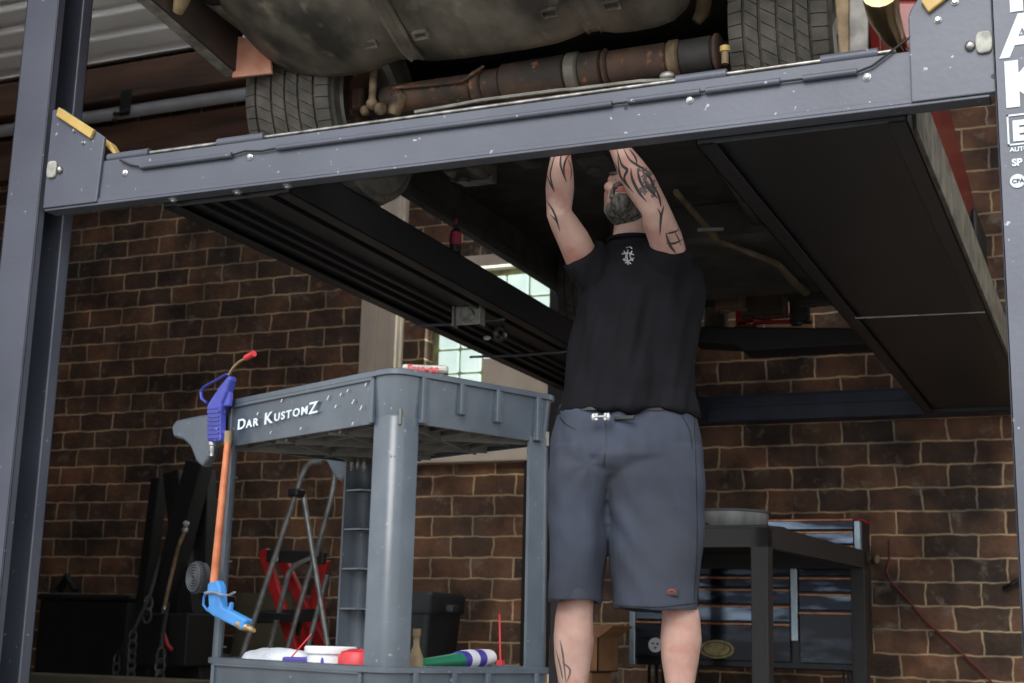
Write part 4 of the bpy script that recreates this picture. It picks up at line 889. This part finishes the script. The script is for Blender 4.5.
# t-shirt
T = MB()
T.loft([prow(417, 557, 698, .150), prow(412, 558, 697, .152), prow(395, 564, 694, .138), prow(360, 570, 694, .133), prow(325, 575, 697, .135), prow(295, 578, 701, .14), prow(275, 581, 701, .132), prow(260, 590, 693, .112), prow(251, 601, 678, .09), prow(244.5, 606, 663, .080), prow(240.5, 609, 658, .072, .01)])
def sleeve(a, b, ra, rb_): 
    d = (b-a); c = a+d; T.tube([a, mixp(a, b, .5), b, b+d.normalized()*.002, mixp(a, b, .8)], [ra, (ra+rb_)/2, rb_, rb_-.006, rb_-.01], 24)
sleeve(mp(616, 300, 0), mixp(sL, eL, .42)+ME*.010, .086, .066); sleeve(mp(660, 300, 0), mixp(sR, eR, .50)+ME*.010, .086, .068)
def sfold(p, n):
    q = (p-MC); e = q.dot(ME); z_ = q.z
    k = max(0.15, min(1, (1.52-z_)/.12))
    f = .018*noise.noise(V((e*13+z_*2.0, q.dot(MN)*8, z_*2.2))) + .013*noise.noise(V((e*30-z_*6, q.dot(MN)*12, z_*4+9)))
    f += .011*math.sin(e*38+noise.noise(V((e*3, z_*3, 1)))*5)*max(0, (z_-1.15))*1.6
    return f*k
shirt = remesh(T, .0055, 5, sfold).build('t_shirt', 'shirt', man, smooth=True)
bs = BVHTree.FromPolygons([tuple(v.co + man.location) for v in shirt.data.vertices], [tuple(p.vertices) for p in shirt.data.polygons])
m = MB()
for st in ([(624, 251), (626, 256), (624, 261)], [(628, 250), (627, 256), (628, 265)], [(632, 251), (630, 256), (633, 261)], [(622, 254), (628, 253), (634, 255)], [(623, 259), (628, 261), (634, 258)], [(625, 263), (628, 262), (631, 264)], [(626, 248), (630, 247), (632, 249)]):
    ribbon(m, st, .0035, bv=bs, n=4, taper=False)
m.build('printed_emblem', 'print', shirt, smooth=True)
# collar band
m = MB(); 
cpts = [p for p in prow(241.5, 608.5, 658.5, .074, .01, n=32)]; m.tube(cpts, .006, 8, closed=True); m.build('collar', 'shirt', shirt, smooth=True)
# shorts
S_ = MB()
S_.loft([prow(405, 558, 695, .122), prow(414, 555, 697, .13), prow(435, 552.5, 699.5, .14), prow(460, 551, 701.5, .143), prow(478, 556, 698, .11), prow(488, 575, 680, .07)])
def sleg(rows_, hem):
    out = [prow(y, a, b, r, 0, 2.4) for y, a, b, r in rows_]
    y, a, b, r = hem; out += [prow(y, a, b, r, 0, 2.4), prow(y, a, b, r, 0, 2.4, sc=.90), prow(y-28, a, b, r, 0, 2.4, sc=.86)]
    S_.loft(out)
sleg([(450, 553, 625, .125), (480, 550.5, 613, .13), (505, 550, 608, .122), (550, 549, 606, .112), (590, 549, 602, .106)], (603, 549, 600.5, .104))
sleg([(450, 590, 701, .128), (480, 602, 703, .132), (505, 606, 703.5, .122), (550, 610, 702.5, .114), (590, 612.5, 700, .108)], (610, 613.5, 699.5, .106))
def pfold(p, n):
    q = (p-MC); e = q.dot(ME); z_ = q.z
    f = .011*noise.noise(V((e*9, q.dot(MN)*8, z_*3))) + .007*noise.noise(V((e*20+z_*8, q.dot(MN)*12, z_*9)))
    # creases fanning from the crotch
    c = mp(604, 470); d = V((q.x+MC.x-c.x, 0, z_-c.z)); 
    if d.length < .2 and n.dot(MN) > 0: f += .0035*math.sin(math.atan2(d.z, d.x)*6+d.length*8)*(1-d.length/.2)*min(1, d.length/.06)
    return f
sho = remesh(S_, .0055, 4, pfold).build('shorts', 'shorts', man, smooth=True)
bs2 = BVHTree.FromPolygons([tuple(v.co + man.location) for v in sho.data.vertices], [tuple(p.vertices) for p in sho.data.polygons])
m = MB()
for st in ([(605, 418), (606, 440), (604, 465)], [(682, 416), (690, 432), (692, 450)], [(694, 416), (696, 470), (697, 540), (694, 600)], [(551, 599), (575, 600), (599, 599)], [(615, 605), (655, 607), (697, 603)], [(560, 417), (566, 424), (577, 430)]):
    m = MB(); ribbon(m, st, .0022, bv=bs2, n=10, taper=False, lift_=.0016); m.build('seam', 'leather', sho, smooth=True) if m.v else None
hb = bs2.ray_cast(CAM, ray(671, 592)); c = hb[0]; nrm = hb[1]; m = MB(); m.prism([c+ME*a+V((0, 0, b))+nrm*.003 for a, b in ((-.019, -.010), (.019, -.010), (.019, .010), (-.019, .010))], -nrm*.006); lb = m.build('label_patch', 'black', sho, bevel=.001)
m = MB(); m.tube([c+ME*(.010*math.cos(t))+V((0, 0, .006*math.sin(t)))+nrm*.004 for t in [math.pi*(.05+.9*k/10) for k in range(11)]], .0014, 6); m.bar(c+ME*-.012+V((0, 0, -.003))+nrm*.004, c+ME*.012+V((0, 0, -.003))+nrm*.004, .004, .001, up=V((0, 0, 1))); m.build('label_mark', 'redplastic', lb)
# belt and buckle
m = MB(); m.loft([prow(409, 560, 693, .128), prow(409, 559, 694, .131), prow(417, 557, 696, .136), prow(417, 559, 695, .130)], caps=False, closed=True)
bl = m.build('belt', 'leather', man, smooth=True)
c = mp(601, 417, .160); m = MB()
for a in (-1, 1): m.box(c+V((a*.016-.008, -.004, -.011)), c+V((a*.016+.008, .006, .011)))
m.box(c+V((-.024, -.006, -.003)), c+V((.026, .004, .004))); m.ball(c+V((-.022, -.002, 0)), (.007, .006, .012)); m.ball(c+V((.022, -.002, 0)), (.007, .006, .012))
m.build('buckle', 'zinc', bl, bevel=.003)
c2 = mp(614, 418, .142); MB().box(c2+V((0, -.004, -.006)), c2+V((.06, .004, .005))).build('belt_tail', 'leather', bl, bevel=.002)
# boots
for cx_ in (574, 681):
    g_ = mp(cx_, 784, 0); g_.z = 0; m = MB()
    prof = [(-.085, .036, .035), (-.06, .042, .10), (0, .044, .12), (.05, .046, .085), (.11, .05, .06), (.16, .046, .048), (.19, .028, .035)]
    rings = []
    for o, wd_, ht in prof:
        c = g_+MN*(o+.02); rings.append([c + ME*wd_*math.cos(t)*(1 if math.sin(t) > 0 else 1.05) + V((0, 0, max(0.004, ht*.5+ht*.5*math.sin(t)))) for t in [2*math.pi*k/20 for k in range(20)]])
    m.loft(rings); sh_ = m.build('boot', 'boot', man, smooth=True, subd=1)
    m = MB().tube([g_+V((0, 0, z_)) for z_ in (.07, .11, .15)], [.05, .048, .046], 20); m.build('sock', 'sock', man, smooth=True)

# ------------------------------------------------------------------ workbench, pan, tool chest
tz = .850
nc = at(767, 524.5, Z=tz); fc = at(867, 551, Z=tz); nc.z = fc.z = 0
sd = (fc-nc); sdn = sd.normalized(); ac = V((-sdn.y, sdn.x, 0)); W_ = .93
tbl = thing('work_table', 'dark painted steel work table standing behind the man', 'table', nc+sd/2+ac*W_/2)
def tq(a, b, z): return nc + sdn*a + ac*b + V((0, 0, z))
Ld = sd.length
MB().prism([tq(0, 0, tz-.012), tq(Ld, 0, tz-.012), tq(Ld, W_, tz-.012), tq(0, W_, tz-.012)], (0, 0, .012)).build('tabletop', 'table', tbl, bevel=.002)
m = MB()
m.prism([tq(0, 0, tz-.085), tq(Ld, 0, tz-.085), tq(Ld, .04, tz-.085), tq(0, .04, tz-.085)], (0, 0, .073)); m.prism([tq(0, W_-.04, tz-.085), tq(Ld, W_-.04, tz-.085), tq(Ld, W_, tz-.085), tq(0, W_, tz-.085)], (0, 0, .073))
m.prism([tq(0, 0, tz-.085), tq(.04, 0, tz-.085), tq(.04, W_, tz-.085), tq(0, W_, tz-.085)], (0, 0, .073)); m.prism([tq(Ld-.04, 0, tz-.085), tq(Ld, 0, tz-.085), tq(Ld, W_, tz-.085), tq(Ld-.04, W_, tz-.085)], (0, 0, .073))
m.build('apron', 'table', tbl)
s_ = .068
for a in (0, Ld-s_):
    for b in (0, W_-s_):
        MB().prism([tq(a, b, 0), tq(a+s_, b, 0), tq(a+s_, b+s_, 0), tq(a, b+s_, 0)], (0, 0, tz-.012)).build('leg', 'table', tbl, bevel=.003)
pc = at(727, 524, Y=5.72)
pan = thing('metal_pan', 'round galvanised metal pan standing on the dark work table', 'pan', (pc.x, pc.y, tz))
m = MB(); m.lathe([(.0001, 0), (.158, 0), (.166, .012), (.172, .070), (.178, .073), (.178, .079), (.168, .078), (.160, .012), (.0001, .008)], (0, 0, 0), (0, 0, 1), 48); m.build('pan_body', 'galv', pan, smooth=True, local=True)
m = MB(); m.lathe([(.170, .071), (.181, .071), (.181, .080), (.170, .080)], (0, 0, 0), (0, 0, 1), 48, closed=True); m.build('rim', 'grey', pan, smooth=True, local=True)
for i, (px, py) in enumerate(((708, 524), (778, 526))):
    p = at(px, py, Y=5.56 if i == 0 else 5.75); m = MB()
    m.tube([V((p.x-.04, p.y, tz+.008)), V((p.x-.015, p.y, tz+.012)), V((p.x+.02, p.y+.01, tz+.010)), V((p.x+.035, p.y+.01, tz+.008))], [.008, .012, .010, .006], 10)
    tag(m.build('black_clamp', 'black', smooth=True), ('small black fitting lying on the table in front of the pan' if i == 0 else 'small black fitting lying on the table right of the pan'), 'fitting')

YC = 7.30
chest = thing('tool_chest', 'glossy dark tool chest with copper edged drawers against the brick wall', 'tool chest', (at(746, 600, Y=YC).x, YC+.25, 0))
xl, xr = at(631, 620, Y=YC).x, at(862, 560, Y=YC).x; xm0 = at(791, 600, Y=YC).x; xm1 = at(798, 600, Y=YC).x
zf = lambda y, x=746: at(x, y, Y=YC).z
zb_ = zf(668); zm = zf(562)
MB().box((xl, YC+.02, zb_), (xr, YC+.28, zm)).build('cabinet_body', 'chest', chest, bevel=.006)
xt = at(764, 540, Y=YC).x; ztop = zf(519, 815)
xt2 = xl+.28
MB().box((xt2, YC+.03, zm+.001), (xr, YC+.27, ztop-.01)).build('top_box', 'chest', chest, bevel=.006)
MB().box((xt2-.005, YC+.02, ztop-.01), (xr+.002, YC+.28, ztop+.004)).build('lid', 'redpaint', chest, bevel=.004, label='red lid edge')
for a, b, z0_, z1_ in ((xl-.004, xl+.028, zb_, zm-.11), (xm0, xm1, zf(640), zm), (xr-.035, xr-.004, zf(600), ztop-.012)):
    MB().box((a, YC-.018, z0_), (b, YC+.03, z1_)).build('steel_trim', 'trimsteel', chest, bevel=.004)
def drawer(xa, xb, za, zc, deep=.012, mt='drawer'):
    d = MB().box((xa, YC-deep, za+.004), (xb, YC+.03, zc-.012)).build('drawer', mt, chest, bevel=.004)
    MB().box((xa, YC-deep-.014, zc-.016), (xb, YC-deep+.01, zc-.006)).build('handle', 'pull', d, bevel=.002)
def bank(xa, xb, ys):
    xm = (xa+xb)/2
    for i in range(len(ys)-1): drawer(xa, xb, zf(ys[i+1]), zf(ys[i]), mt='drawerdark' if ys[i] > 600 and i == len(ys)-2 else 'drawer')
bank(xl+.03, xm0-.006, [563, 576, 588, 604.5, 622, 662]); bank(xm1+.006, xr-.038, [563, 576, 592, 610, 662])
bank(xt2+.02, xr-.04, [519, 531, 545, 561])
p = at(716, 653, Y=YC-.03); m = MB().lathe([(.0001, 0), (.092, 0), (.092, .003), (.0001, .003)], (0, 0, 0), (0, -1, 0), 36)
m.v = [V((v.x, v.y, v.z*.52))+V((p.x, YC-.0125, zf(650))) for v in m.v]; st_ = m.build('oval_sticker', 'sticker', chest, label='tarnished gold oval sticker')
m = MB(); m.lathe([(.070, 0), (.078, 0), (.078, .002), (.070, .002)], (0, 0, 0), (0, -1, 0), 36, closed=True); m.v = [V((v.x, v.y, v.z*.48))+V((p.x, YC-.0155, zf(650))) for v in m.v]; m.build('sticker_ring', 'brown', st_)
p = at(655, 645, Y=YC-.02); m = MB().lathe([(.0001, 0), (.038, 0), (.038, .003), (.0001, .003)], V((p.x, YC-.0125, p.z)), (0, -1, 0), 28); s2 = m.build('round_sticker', 'white', chest)
m = MB()
for a, b in ((-.014, .008), (.012, .006), (0, -.014)): m.ball(V((p.x+a, YC-.0165, p.z+b)), (.007, .002, .006), 10, 6)
m.build('sticker_marks', 'black', s2)
for x in (xl+.1, xr-.1):
    for y in (YC+.07, YC+.2):
        m = MB(); m.cyl((x-.015, y, .055), (x+.015, y, .055), .055, 20); m.box((x-.022, y-.02, .05), (x-.016, y+.02, zb_)); m.box((x+.016, y-.02, .05), (x+.022, y+.02, zb_)); m.build('caster', 'black', chest)
# cardboard boxes
bx = at(578, 660, Y=6.6); 
lo_ = thing('cardboard_box', 'brown cardboard box on the floor, under the open box behind the man', 'box', (bx.x-.03, 6.75, 0))
zs = at(600, 672, Y=6.6).z; zt_ = at(600, 637, Y=6.6).z
MB().box((-.17, -.15, 0), (.10, .15, zs-.003)).build('box_body', 'card', lo_, bevel=.004, local=True)
MB().box((-.13, -.152, zs-.085), (.02, -.1485, zs-.02)).build('box_label', 'white', lo_, local=True)
bb = thing('cardboard_box', 'open brown cardboard box stacked on the lower box behind the man', 'box', (bx.x-.02, 6.75, zs-.002))
h_ = zt_-zs; m = MB()
m.box((-.14, -.15, 0), (.125, -.144, h_)); m.box((-.14, .144, 0), (.125, .15, h_)); m.box((-.14, -.15, 0), (-.134, .15, h_)); m.box((.119, -.15, 0), (.125, .15, h_)); m.box((-.14, -.15, 0), (.125, .15, .006)); m.build('box_body', 'card', bb, local=True)
m = MB(); m.prism([V((.125, -.15, h_)), V((.125, .15, h_)), V((.20, .15, h_+.055)), V((.20, -.15, h_+.055))], (0, 0, .004)); m.build('flap', 'card', bb, local=True)
m = MB(); m.prism([V((-.14, .15, h_)), V((.125, .15, h_)), V((.11, .22, h_+.06)), V((-.13, .22, h_+.06))], (0, 0, .004)); m.build('flap', 'card', bb, local=True)
# grey bin behind the cart
bp_ = at(420, 620, Y=7.3); bin_ = thing('plastic_bin', 'dark grey lidded plastic bin against the wall, seen through the cart', 'bin', (bp_.x-.12, 7.4, 0))
bz = at(430, 592, Y=7.3).z
MB().loft([rrect(.20, .19, .03, 0), rrect(.235, .22, .03, bz-.12)]).build('bin_body', 'darkbin', bin_, smooth=True, local=True)
m = MB().loft([rrect(.25, .235, .03, bz-.12), rrect(.255, .24, .03, bz-.02), rrect(.24, .225, .03, bz)]); m.build('lid', 'darkbin', bin_, smooth=True, local=True)
m = MB().box((.255, -.05, bz-.11), (.30, .05, bz-.07)); m.build('handle', 'grey', bin_, bevel=.01, local=True)
# aluminium ladder
lad = thing('step_ladder', 'grey aluminium folding ladder standing behind the cart', 'ladder', (at(290, 600, Y=6.0).x, 6.2, 0))
def ext(a, b, Y_):
    p, q = at(*a, Y=Y_), at(*b, Y=Y_); d = (q-p); t = (0.0-p.z)/d.z; return p, p+d*t
def rail(a, b, Y_, r=.013, pre=None):
    p, q = ext(a, b, Y_); pts = ([at(*k, Y=Y_) for k in pre] if pre else []) + [p, q+V((0, 0, r))]
    MB().tube(pts, r, 12).build('rail', 'tube', lad, smooth=True)
rail((301, 478), (243, 655), 6.0, .0135, pre=[(322, 462), (312, 462), (306, 467)])
rail((303, 493), (328, 650), 6.05, .0135)
rail((289, 572), (268, 655), 6.3, .0135, pre=[(336, 465), (333, 488), (329, 506), (316, 555), (296, 565)])
rail((314, 556), (286, 655), 6.35); rail((327, 575), (306, 655), 6.4)
p = at(295, 493, Y=6.0); MB().box(p-V((.025, .03, .02)), p+V((.03, .06, .022))).build('hinge', 'black', lad, bevel=.008)
m = MB(); m.bar(at(255, 615, Y=6.06), at(286, 617, Y=6.3), .05, .035); m.build('tread', 'black', lad, bevel=.004)
# red frame with black cross bars
fr_ = thing('folding_frame', 'red folding metal frame with black crossbars behind the ladder', 'frame', (at(295, 600, Y=6.9).x, 6.9, 0))
def rbar(a, b, w_, Y_, tofloor=True):
    p, q = at(*a, Y=Y_), at(*b, Y=Y_)
    if tofloor: q = p+(q-p)*((.02-p.z)/(q.z-p.z))
    MB().bar(p, q, w_, .04, up=(0, 1, 0)).build('bar', 'redpaint', fr_, bevel=.006)
rbar((264, 550), (296, 655), .06, 6.85); rbar((283, 560), (326, 655), .06, 6.95); rbar((326, 560), (300, 655), .05, 7.05); rbar((318, 590), (322, 655), .07, 7.0)
for (a, b, Y_) in (((268, 556), (325, 558), 6.75), ((258, 617), (318, 615), 6.75)):
    p, q = at(*a, Y=Y_), at(*b, Y=Y_); MB().bar(p, q, .07, .045, up=(0, 1, 0)).build('crossbar', 'black', fr_, bevel=.006)
p = at(277, 558, Y=6.70); MB().box(p-V((.012, .01, .02)), p+V((.01, .004, .02))).build('clip', 'zinc', fr_, bevel=.003)
# khaki board leaning at the wall behind
a, b = at(236, 593, Y=7.9), at(292, 590, Y=7.9)
m = MB().box((a.x, 7.9, 0), (b.x, 7.96, a.z)); tag(m.build('board', 'khaki', bevel=.003), 'pale khaki board leaning on the wall behind the ladder', 'board')
# black engine hoist with chains at the left
hz = thing('engine_hoist', 'black folded engine hoist standing at the brick wall left of the cart', 'engine hoist', (at(175, 600, Y=6.8).x, 6.9, 0))
def hb_(a, b, w_, d_, Y1, Y2=None, floor=False, name='boom'):
    p, q = at(*a, Y=Y1), at(*b, Y=Y2 or Y1)
    if floor: q = p+(q-p)*((.03-p.z)/(q.z-p.z))
    MB().bar(p, q, w_, d_, up=(0, 1, 0)).build(name, 'hoist', hz, bevel=.01)
hb_((200, 462), (150, 655), .13, .12, 6.9, floor=True, name='boom'); hb_((176, 472), (196, 655), .12, .12, 7.0, floor=True, name='mast'); hb_((160, 478), (140, 640), .07, .1, 7.1, floor=True, name='leg'); hb_((205, 470), (205, 655), .10, .1, 7.1, floor=True, name='leg')
hb_((150, 640), (205, 640), .3, .35, 6.95, name='base_frame')
m = MB().tube([at(*q, Y=6.8) for q in ((186, 528), (178, 548), (168, 590), (163, 615))], .011, 10); m.build('hydraulic_ram', 'tanmetal', hz, smooth=True)
for q in ((185, 530), (186, 524), (165, 609)): MB().ball(at(*q, Y=6.8), .02, 10, 6).build('pin', 'zinc', hz, smooth=True)
def chain(px, y0, y1, Y_, label, sc=1.0, hook=False):
    a, b = at(px, y0, Y=Y_), at(px-3, y1, Y=Y_); L_ = .052*sc; n = max(2, int((a-b).length/(L_*.72))); t = thing('chain', label, 'chain', b)
    m = MB(); rings = 0
    for i in range(n):
        c = a+(b-a)*(i+.5)/n; r = L_/2; s = .016*sc; fl = i % 2
        pts = []
        for k in range(16):
            t_a = 2*math.pi*k/16; x_ = s*math.cos(t_a); z_ = r*math.sin(t_a); pts.append(c+(V((x_, x_*.3, z_)) if fl else V((x_*.3, x_, z_))))
        m.tube(pts, .0055*sc, 8, closed=True)
    m.build('links', 'chainm', t, smooth=True)
chain(149, 597, 622, 6.6, 'short length of steel chain hanging from the black hoist, above the other chains', 1.5)
chain(133, 632, 690, 6.5, 'dull steel chain hanging left of the greenish chain in front of the hoist', 1.3)
chain(161, 650, 705, 6.45, 'greenish steel chain hanging lowest at the middle of the hoist', 1.5)
chain(117, 655, 700, 6.5, 'faint steel chain hanging leftmost of the hoist chains', 1.1)
for pts_ in (((117, 655, 6.5), (133, 632, 6.5), (149, 597, 6.6), (160, 560, 6.84)), ((161, 650, 6.45), (163, 632, 6.6), (168, 604, 6.84))): MB().tube([at(a_, b_, Y=c_) for a_, b_, c_ in pts_], .012, 8).build('chain_bar', 'hoist', hz, smooth=True)
m = MB().tube([at(163, 632, Y=6.6), at(167, 645, Y=6.6), at(172, 650, Y=6.6)], [.012, .014, .010], 10)
tag(m.build('chain_hook', 'redpaint', smooth=True), 'small dark red chain hook beside the greenish chain', 'hook')
m = MB(); a = at(50, 600, Y=7.3); b = at(140, 600, Y=7.3)
m.box((a.x, 7.2, 0), (b.x, 7.9, a.z)); m.box((a.x-.02, 7.18, a.z), (b.x+.02, 7.92, a.z+.04)); 
tag(m.build('storage_box', 'hoist', bevel=.02), 'low black storage box against the brick wall behind the left lift post', 'box')
m = MB(); p = at(62, 576, Y=7.3); m.tube([V((p.x-.1, 7.4, a.z+.075)), V((p.x, 7.35, p.z)), V((p.x+.06, 7.3, p.z-.03)), V((p.x+.12, 7.3, a.z+.065))], [.03, .025, .02, .02], 10)
tag(m.build('jack_handle', 'hoist', smooth=True), 'dark bent handle lying on the black storage box', 'handle')
m = MB(); a = at(45, 678, Y=5.9); b = at(128, 683, Y=5.9); m.box((a.x-.3, 5.9, 0), (b.x+.35, 6.2, at(90, 677, Y=5.9).z))
tag(m.build('timber_block', 'khaki', bevel=.005), 'low khaki timber block lying on the floor at the left lift post', 'timber')
# red air hose down the wall, right
m = MB().tube([at(*q, Y=WY-.03) for q in ((889, 540), (890, 556), (886, 572), (893, 584), (908, 600), (925, 620), (945, 638), (965, 656), (990, 680), (1002, 700))], .006, 10)
tag(m.build('air_hose', 'redhose', smooth=True), 'thin dark red air hose trailing down the brick wall right of the tool chest', 'hose')
m = MB(); p = at(876, 559, Y=WY-.04); m.ball(p, (.022, .03, .028), 12, 8); tag(m.build('hose_fitting', 'tanmetal', smooth=True), 'small pale fitting on the wall at the top of the red hose', 'fitting')
m = MB().tube([at(1004, 588, Y=WY-.02), at(1012, 584, Y=WY-.06), at(1022, 578, Y=WY-.05)], .012, 10); tag(m.build('wall_hook', 'black', smooth=True), 'small black hook on the brick wall beside the right lift post', 'hook')
# spray bottle on the left runway edge
p = at(463, 256, Z=1.815); bt_ = thing('spray_bottle', 'small dark bottle with pink label standing on the left runway edge', 'bottle', (-2.205, 4.50, 1.783))
m = MB(); m.lathe([(.0001, 0), (.021, 0), (.022, .075), (.018, .088), (.009, .095), (.009, .11), (.0001, .11)], (0, 0, 0), (0, 0, 1), 20); m.build('bottle_body', 'black', bt_, smooth=True, local=True)
m = MB(); m.lathe([(.0225, .032), (.0225, .078)], (0, 0, 0), (0, 0, 1), 20); m.build('bottle_label', 'pinkl', bt_, smooth=True, local=True)
m = MB(); m.lathe([(.006, .108), (.006, .13), (.0001, .134)], (0, 0, 0), (0, 0, 1), 12); m.build('bottle_cap', 'pinkl', bt_, smooth=True, local=True)
# black conduit on the wall below the window
a, b = at(528, 458, Y=WY-.04), at(528, 575, Y=WY-.04)
m = MB().box((a.x-.018, WY-.06, 0), (a.x+.018, WY-.002, a.z)); cdt = m.build('wall_conduit', 'black', None, bevel=.004); tag(cdt, 'thin black vertical conduit on the brick wall below the window', 'conduit')

# ------------------------------------------------------------------ light
wd = bpy.data.worlds.new('sky'); bpy.context.scene.world = wd; wd.use_nodes = True
bg = wd.node_tree.nodes['Background']; bg.inputs['Color'].default_value = (.90, .95, 1.0, 1); bg.inputs['Strength'].default_value = 1.5
sl = bpy.data.lights.new('hazy_sun', 'SUN'); sl.energy = 2.0; sl.angle = math.radians(35); sl.color = (1, .97, .92)
so = bpy.data.objects.new('hazy_sun', sl); C.objects.link(so)
so.rotation_euler = V((-.10, 1, -.72)).normalized().to_track_quat('-Z', 'Y').to_euler()
def area(name, loc_, rot, sx, sy, e, col):
    l = bpy.data.lights.new(name, 'AREA'); l.shape = 'RECTANGLE'; l.size = sx; l.size_y = sy; l.energy = e; l.color = col
    o = bpy.data.objects.new(name, l); C.objects.link(o); o.location = loc_; o.rotation_euler = rot; return o
area('window_daylight', ((wx0+wx1)/2, WY+.05, 2.25), (math.radians(-90), 0, 0), 1.0, 1.1, 12, (.9, 1, .97))

sc_ = bpy.context.scene
sc_.view_settings.view_transform = 'Standard'; sc_.view_settings.look = 'None'; sc_.view_settings.gamma = 1; sc_.view_settings.use_curve_mapping = False
sc_.view_settings.exposure = 0.38
